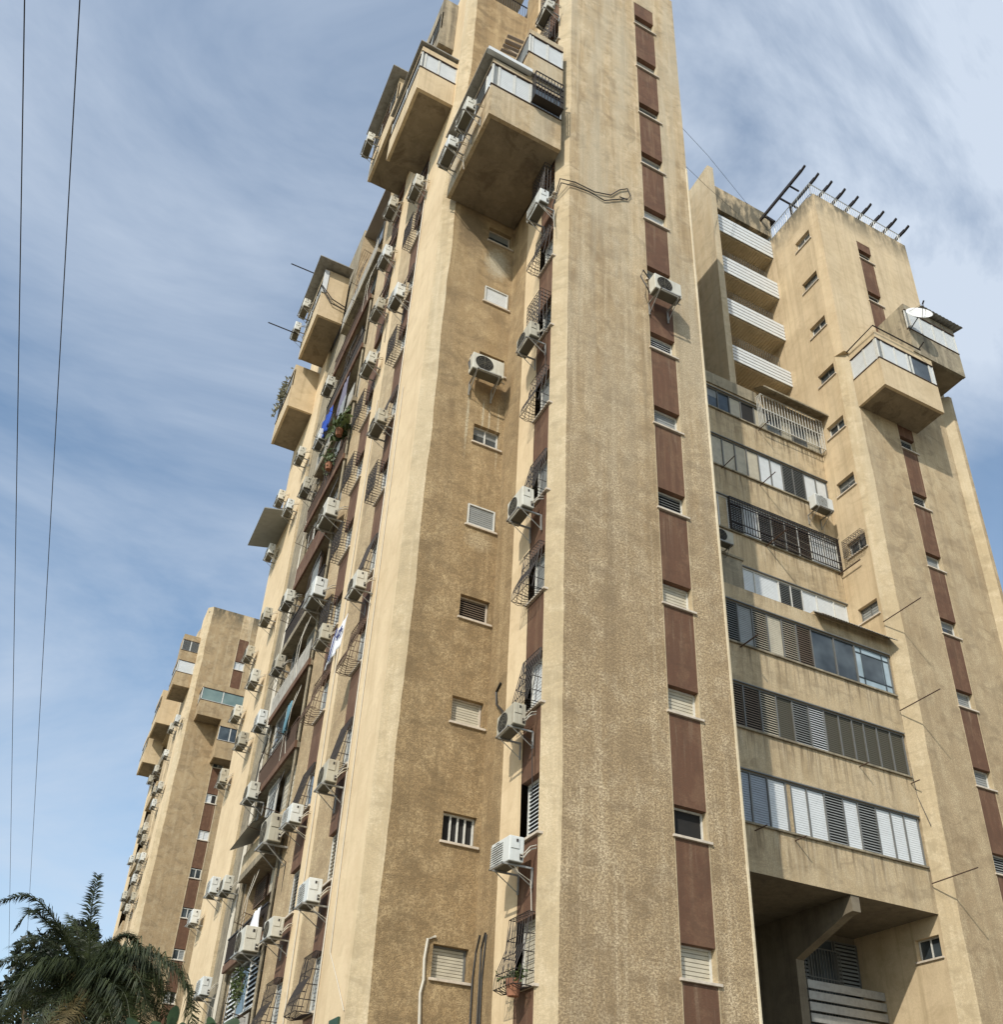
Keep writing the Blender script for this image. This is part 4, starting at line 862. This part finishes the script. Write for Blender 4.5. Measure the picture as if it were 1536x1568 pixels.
# flag thrown over a window grille
fl = thing('flag', 'white flag with a navy stripe draped over a window grille', 'flag', (5.35, 21.6, 13.0))
o = Vector((5.36, 21.05, 13.9)); a = Vector((-.10, .85, -.35)); b = Vector((-.05, .25, -.9)); 
cloth('cloth', 'whitecloth', o, a, b, 12, 8, .025, fl, seed=3)
nr = a.cross(b).normalized(); nr = nr if nr.x < 0 else -nr
for f in (.58,):
    cloth('stripe', 'navy', o+a*f+nr*.045, a*.12, b, 2, 8, .0, fl)
mb = MB(); ctr = o+a*.22+b*.45+nr*.05; ua = a.normalized(); ub = b.normalized()
for s_ in (0, math.pi):
    P_ = [ctr+.17*(math.cos(s_+k*2.0944)*ua+math.sin(s_+k*2.0944)*ub) for k in range(4)]
    for p_, q_ in zip(P_, P_[1:]): mb.tube([p_, q_], .012, 4)
mb.build('star', 'navy', fl)
tag(cloth('blanket', 'purple', (5.62, 27.3, 28.95), (0, .9, 0), (-.02, .2, -1.5), amp=.05, seed=4), 'grey purple blanket hanging from a balcony rail of the long side', 'blanket', 'washing hung on the long side')
tag(cloth('towel', 'blue', (5.55, 29.3, 28.95), (-.05, 1.2, 0), (-.02, .0, -1.15), amp=.07, seed=5), 'bright blue cloth hanging from a balcony of the long side', 'towel', 'washing hung on the long side')
tag(cloth('garment', 'teal_cl', (5.58, 27.35, 14.3), (0, .45, 0), (-.02, .1, -1.0), amp=.05, seed=6), 'teal cloth hanging in the balcony bay', 'garment', 'washing hung on the long side')
tag(cloth('sheet', 'whitecloth', (5.6, 26.75, 7.55), (0, .9, 0), (-.02, .1, -.7), amp=.05, seed=8), 'white sheet hanging in the balcony bay near its foot', 'sheet', 'washing hung on the long side')
tag(cloth('shade_sheet', 'gray_sh', (5.50, 26.7, 27.2), (.0, .75, 0), (-.05, .25, -1.6), amp=.03, seed=9), 'grey plastic sheet stretched beside the potted plants', 'sheet', 'washing hung on the long side')
def leaves(mb, n, fn, size, rnd, up=0):
    for _ in range(n):
        c = fn(); d = Vector((rnd.gauss(0, 1), rnd.gauss(0, 1), rnd.gauss(0, 1)+up)).normalized(); s = size*rnd.uniform(.6, 1.3)
        e = d.cross(Vector((rnd.gauss(0, 1), rnd.gauss(0, 1), rnd.gauss(0, 1)))).normalized()
        mb.quad(c-d*s*.5, c+e*s*.18, c+d*s*.5, c-e*s*.18)
rnd = random.Random(5)
def plant(name, label, c, r, n, size, mat='leaf_p', pot=True, up=.6, grp='plants on the long side'):
    c = Vector(c); t = thing(name, label, 'plant', c, grp); mb = MB()
    leaves(mb, n, lambda: c+Vector((rnd.gauss(0, r[0]), rnd.gauss(0, r[1]), rnd.gauss(r[2]*.6, r[2]*.6))), size, rnd, up); mb.build('foliage', mat, t, recalc=False)
    if pot: mb = MB(); mb.tube([c+Vector((0, 0, -.3)), c+Vector((0, 0, 0))], .11, 10, .15); mb.build('pot', 'terr', t)
    else:
        mb = MB()
        for i in range(5): mb.tube([c+Vector((.1, (i-2)*r[1]*.5, 0)), c+Vector((-.02, (i-2)*r[1]*.6, r[2]*1.2))], .008, 4)
        mb.build('stem', 'bark', t)
plant('potted_palm', 'spiky green potted plants leaning out of the balcony bay', (5.5, 26.9, 25.5), (.12, .38, .28), 190, .38, up=.8)
plant('potted_plant', 'smaller potted plant behind the spiky green plants', (5.6, 28.2, 24.9), (.12, .35, .25), 140, .2)
plant('hanging_vine', 'leafy vine hanging under the lowest window ledge of the bay', (5.55, 27.8, 5.8), (.08, .22, -.45), 320, .14, pot=False, up=0)
plant('dry_creeper', 'dry wispy creeper hanging off the outermost box balcony', (4.45, 37.6, 36.3), (.06, .8, .35), 110, .34, 'dry_leaf', False, .1)
plant('window_plant', 'green plants in the lowest window grille of the near column', (8.12, 16.1, 4.0), (.08, .22, .12), 110, .12, pot=True)

def cable(label, pts, r=.012, mat='cable', grp='loose cables on the walls', name='cable', cat='cable'):
    mb = MB()
    for p in (pts if isinstance(pts[0][0], (tuple, list)) else [pts]): mb.tube(p, r, 5)
    return tag(mb.build(name, mat), label, cat, grp)
cable('coiled pair of cables across the upper front of the near corner block', [[(8.4, 15.9, 26.6), (8.38, 15.46, 27.32), (8.9, 15.46, 27.53), (9.59, 15.46, 27.55), (10.18, 15.46, 27.81), (10.5, 15.46, 28.3), (10.8, 15.46, 28.58), (10.92, 15.46, 28.3), (10.78, 15.46, 28.0), (10.5, 15.46, 27.95)], [(8.4, 15.9, 26.5), (8.42, 15.46, 27.15), (8.9, 15.46, 27.32), (9.4, 15.46, 27.42), (9.94, 15.46, 27.37), (10.4, 15.46, 27.75), (10.78, 15.46, 28.05)]], .018)
cable('pale conduit running down from the lowest window of the ochre wall', [(7.5, 18.49, 5.2), (7.33, 18.49, 5.12), (7.29, 18.49, 4.71), (7.31, 18.49, 4.3), (7.26, 18.49, 4.04), (7.3, 18.49, 3.4), (7.27, 18.49, GZ)], .035, 'cable_w')
cable('dark cables hanging at the foot of the inner corner', [[(8.36, 18.2, 5.3), (8.36, 18.35, 4.97), (8.34, 18.4, 4.45), (8.34, 18.4, GZ)], [(8.37, 17.9, 5.25), (8.36, 18.0, 4.4), (8.36, 17.95, GZ)], [(8.37, 17.95, 5.3), (8.36, 18.1, 5.0), (8.36, 18.12, GZ)]], .022)
cable('short black cable loop above an air conditioner of the near column', [(8.36, 17.8, 11.1), (8.36, 18.03, 10.96), (8.36, 17.95, 10.58), (8.3, 17.5, 10.2), (8.0, 16.7, 9.5)], .03)
cable('black cable loop above the lone front air conditioner', [(7.85, 18.49, 21.75), (7.45, 18.3, 21.95), (7.1, 18.2, 21.75), (7.0, 18.1, 21.3), (7.05, 18.1, 21.1)], .035)
cable('thin cable loop beside the air conditioner on the near brown strip', [(11.5, 15.44, 24.6), (11.15, 15.3, 24.7), (10.98, 15.2, 24.2), (11.1, 15.1, 23.7), (11.3, 15.2, 23.6)], .02)
cable('twin cables sagging over the high box balcony end wall', [[(4.6, 32.45, 39.3), (5.2, 32.5, 38.7), (5.9, 32.5, 38.5)], [(4.6, 32.45, 39.2), (5.2, 32.5, 38.4), (5.9, 32.5, 38.3)]], .03)
cable('bundle of cables tied along the grey pier of the long side', [[(5.95, 32.6+.12*i, 26-2*i), (5.93, 32.4+.1*i, 16), (5.92, 32.3+.12*i, 9), (5.9, 32.5+.1*i, GZ)] for i in range(5)], .02, 'cable_w')
cable('black cable hanging in a loop over the pale patch of the pier', [(5.9, 31.9, 15.0), (5.85, 32.5, 14.2), (5.85, 32.6, 13.2), (5.7, 32.0, 12.6)], .03)
cable('faint wire from the near tower top to the rooftop hut', [(13.28, 17.0, 38.2), (18, 19.5, 41.6), (23, 22.3, 45.0)], .008, grp='thin wires over the roof')
cable('lower faint wire between the near tower and the rooftop hut', [(13.28, 17.0, 35.5), (18, 19.8, 39.8), (23, 22.6, 44.2)], .008, grp='thin wires over the roof')
# power lines overhead, receding down the street
for (xa, xb, r, lb) in ((-2.12, -.76, .006, 'leftmost overhead power line crossing the open sky'), (-1.68, -.14, .006, 'right hand overhead power line of the pair crossing the sky')):
    dx = (xb-xa)/(38.2-5.75); p = [(xa-dx*20, 5.75-20, 9.0)]+[(xa+dx*i*6, 5.75+i*6, 9.0) for i in range(0, 14)]
    o_ = cable(lb, p, r, grp='overhead power lines', name='power_line', cat='power line')
# poles on the box balcony, sign
for p0, p1, lb in (((4.35, 33.33, 40.95), (3.05, 33.34, 40.95), 'upper rod sticking out of the grey eaves into the sky'), ((4.3, 35.3, 38.6), (2.8, 35.3, 38.6), 'lower rod sticking out beside the high air conditioners')):
    mb = MB(); mb.tube([p0, p1], .03, 6); tag(mb.build('rod', 'metal'), lb, 'rod', 'rods on the high box balcony')
t = thing('wall_sign', 'small green and yellow sign at the foot of the smooth wall', 'sign', (5.87, 19.4, 3.3))
mb = MB(); mb.box(5.84, 5.88, 19.12, 19.72, 2.95, 3.52); mb.build('plate', 'green', t)
mb = MB(); mb.box(5.825, 5.838, 19.2, 19.5, 3.0, 3.3); mb.build('emblem', 'yellow', t)

# ------------------------------------------------------------------ palm, tree and shrub at the lower left
PT = thing('palm_tree', 'dark feathery palm tree with arching fronds, lower left', 'palm tree', (1.15, 20.02, GZ))
mb = MB(); mb.tube([(1.15, 20.02, GZ), (1.18, 20.0, 1.5), (1.15, 20.02, 3.55)], .22, 12, .16); mb.build('trunk', 'bark', PT)
FR = [([(1.17, 19.93, 3.95), (0.96, 19.49, 4.79), (0.89, 19.11, 5.43)], 0.16, 0), ([(1.0, 20.01, 3.94), (0.4, 19.69, 4.62), (-0.15, 19.56, 4.96), (-0.66, 19.73, 4.8)], 0.2, 0), ([(0.82, 19.94, 4.2), (0.13, 19.66, 4.67), (-0.07, 19.46, 4.66), (-0.23, 19.46, 4.3)], 0.16, 0), ([(1.33, 19.85, 3.96), (1.47, 19.75, 4.42), (1.74, 19.77, 4.58), (2.09, 20.0, 4.37)], 0.18, 0), ([(1.36, 19.9, 3.85), (1.78, 19.23, 4.2), (2.33, 18.82, 4.02), (2.8, 18.63, 3.59), (3.09, 18.71, 2.85)], 0.5, 0), ([(1.38, 19.93, 3.8), (1.82, 19.41, 4.02), (2.29, 19.2, 3.74), (2.71, 19.31, 3.0)], 0.5, 0), ([(1.32, 19.96, 3.8), (1.68, 19.23, 3.87), (1.96, 18.72, 3.66), (2.24, 18.47, 3.05)], 0.42, 0), ([(0.93, 20.12, 3.83), (0.3, 20.15, 4.04), (-0.37, 20.43, 3.89)], 0.3, 0), ([(0.96, 20.17, 3.73), (0.4, 19.98, 3.65), (-0.05, 20.03, 3.11)], 0.35, 0), ([(1.03, 20.17, 3.68), (0.7, 19.8, 3.3), (0.55, 19.58, 2.57)], 0.4, 0), ([(1.14, 20.12, 3.68), (1.18, 19.59, 3.08), (1.18, 19.21, 2.27)], 0.4, 0), ([(1.3, 20.04, 3.69), (1.62, 19.3, 3.21), (1.91, 18.79, 2.4)], 0.4, 0), ([(1.0, 20.01, 3.94), (0.62, 20.16, 4.58), (0.26, 20.56, 4.83)], 0.24, 0), ([(1.09, 19.97, 3.95), (0.89, 20.23, 4.58), (0.66, 20.65, 4.99)], 0.22, 0), ([(0.97, 20.07, 3.89), (0.36, 20.34, 4.4), (-0.18, 20.97, 4.32)], 0.26, 0), ([(1.21, 20.12, 3.63), (1.03, 19.46, 3.1), (0.81, 18.92, 2.41)], 0.3, 1), ([(1.36, 19.9, 3.85), (1.67, 19.71, 4.2), (2.17, 19.72, 4.08), (2.77, 19.94, 3.57)], 0.42, 0), ([(1.25, 19.96, 3.85), (1.26, 20.06, 4.35), (1.55, 20.32, 4.39), (1.87, 20.86, 3.97)], 0.3, 0), ([(0.9, 20.2, 3.72), (0.37, 20.83, 3.52), (-0.09, 21.72, 2.88)], 0.35, 0), ([(1.06, 20.16, 3.68), (0.98, 21.03, 3.27), (1.15, 21.97, 2.58)], 0.4, 1), ([(1.39, 19.96, 3.75), (1.97, 19.97, 3.83), (2.29, 20.4, 3.46), (2.46, 20.99, 2.96)], 0.42, 0)]
rnd = random.Random(11)
def catmull(P, n):
    P = [Vector(p) for p in P]; P = [P[0]*2-P[1]]+P+[P[-1]*2-P[-2]]; out = []
    for i in range(1, len(P)-2):
        for k in range(n):
            t_ = k/n; a, b, c, d = P[i-1], P[i], P[i+1], P[i+2]
            out.append(.5*((2*b)+(c-a)*t_+(2*a-5*b+4*c-d)*t_**2+(3*b-a-3*c+d)*t_**3))
    out.append(P[-2]); return out
rf = random.Random(31)
for i in range(9):                                                  # more drooping fronds round the crown
    a = rf.uniform(0, 6.28); rr_ = rf.uniform(.8, 1.35); up = rf.uniform(-.3, .3)
    cx, cy = 1.15, 20.02; ca, sa = math.cos(a), math.sin(a)
    FR.append(([(cx+.2*ca, cy+.2*sa, 3.8), (cx+.6*rr_*ca, cy+.6*rr_*sa, 3.9+up), (cx+rr_*ca, cy+rr_*sa, 3.55+up*.8), (cx+1.3*rr_*ca, cy+1.3*rr_*sa, 2.8+up*.5)], rf.uniform(.3, .5), 0))
for pts, ll, dry in FR:
    pts = [(1.15+rnd.uniform(-.08, .08), 20.02+rnd.uniform(-.08, .08), 3.55)]+pts
    path = catmull(pts, 12); n = len(path)
    mb = MB(); mb.tube(path, .022, 5, .004); fo = mb.build('frond', 'frond_dry' if dry else 'frond', PT)
    mb = MB()
    for i in range(5, n-1):
        for sub in range(5):
            p = path[i].lerp(path[i+1], sub/5+rnd.uniform(-.1, .1)); d = (path[i+1]-path[i]).normalized(); s0 = d.cross(Vector((0, 0, 1)))
            if s0.length < .3: s0 = d.cross(Vector((0, 1, 0)))
            s0.normalize(); f = i/n; L_ = 1.1*ll*(.55+.9*math.sin(math.pi*min(1, .12+f*.88)))*rnd.uniform(.8, 1.15)
            for sd in (-1, 1):
                if rnd.random() < .18: continue
                L_ *= rnd.uniform(.8, 1.2); e = (s0*sd*rnd.uniform(.5, 1)+d*rnd.uniform(.3, .95)+Vector((0, 0, rnd.uniform(-.1, .35)))).normalized()
                q1 = p+e*L_*.5; q2 = q1+(e+Vector((0, 0, -1.5*min(1, ll*2.2)))).normalized()*L_*.55; wv = d*.0075
                mb.quad(p-wv, p+wv, q1+wv*1.4, q1-wv*1.4); mb.bm.faces.new([mb.bm.verts.new(v) for v in (q1-wv*1.4, q1+wv*1.4, q2)])
    mb.build('leaflets', 'frond_dry' if dry else 'frond', fo, recalc=False)
TR = thing('leafy_tree', 'dark leafy tree standing behind the palm, lower left', 'tree', (.8, 28.8, GZ))
mb = MB(); mb.tube([(.8, 28.8, GZ), (.85, 28.7, 1.5), (1.0, 28.6, 3.6)], .28, 10, .18).tube([(.95, 28.6, 3.2), (.2, 29.2, 5.0)], .12, 8, .05).tube([(.95, 28.6, 3.2), (1.5, 28.3, 5.8)], .12, 8, .05); mb.build('trunk', 'bark', TR)
BL_ = [((.35, 29.0, 5.9), .6, 300), ((1.9, 28.4, 5.0), .6, 260), ((1.1, 28.4, 5.9), .75, 420), ((.6, 29.0, 5.3), .8, 420), ((1.7, 28.5, 5.6), .65, 330), ((.1, 29.6, 4.6), .75, 330), ((-.5, 29.9, 4.3), .6, 240), ((1.5, 28.9, 4.5), .8, 380), ((.7, 28.6, 4.2), .8, 330), ((1.35, 28.1, 6.35), .42, 170), ((-.9, 30.2, 3.7), .6, 200)]
mb = MB(); rr = random.Random(3)
for c, r, n in BL_:
    c = Vector(c)
    def f():
        v = Vector((rr.gauss(0, 1), rr.gauss(0, 1), rr.gauss(0, 1))).normalized()*r*rr.uniform(.55, 1.08)**.6; return c+v
    leaves(mb, n*2, f, .22, rr)
for v in mb.bm.verts: pass
mb.build('crown', 'leaf', TR, recalc=False)
SB = thing('fig_shrub', 'broad lobed green leaves at the bottom edge, beside the palm', 'shrub', (1.3, 8.7, GZ))
mb = MB(); mb.tube([(1.3, 8.7, GZ), (1.3, 8.7, .6), (1.28, 8.7, 1.15)], .04, 7, .02).tube([(1.3, 8.7, .5), (1.15, 8.75, 1.2)], .02, 6, .01).tube([(1.3, 8.7, .6), (1.55, 8.6, 1.2)], .02, 6, .01); mb.build('stem', 'bark', SB)
def lobed(c, dirv, s):
    dirv = Vector(dirv).normalized(); sd = dirv.cross(Vector((.3, -.8, .5))).normalized(); c = Vector(c); mb = MB(); m0 = mb.bm.verts.new(c); V = []
    for k in range(61):
        a = math.radians(-150+5*k); r = s*(.38+.82*abs(math.cos(2.4*a))**1.6)*(1.2 if abs(a) < .5 else .95); V.append(mb.bm.verts.new(c+dirv*r*math.cos(a)+sd*r*math.sin(a)+Vector((0, -.03*math.cos(3*a), 0))))
    for p_, q_ in zip(V, V[1:]): mb.bm.faces.new((m0, p_, q_))
    return mb.build('leaf', 'leaf_b', SB, recalc=False)
for c, d, s in (((1.10, 8.8, 1.24), (-.7, 0, .5), .17), ((1.24, 8.72, 1.30), (.1, 0, 1), .15), ((1.42, 8.68, 1.24), (.6, 0, .6), .16), ((1.30, 8.66, 1.18), (-.2, -.3, .5), .18), ((1.60, 8.58, 1.30), (.8, 0, .7), .15), ((1.0, 8.85, 1.2), (-1, 0, .1), .16), ((1.52, 8.6, 1.2), (.2, -.2, 1), .14)): lobed(c, d, s)
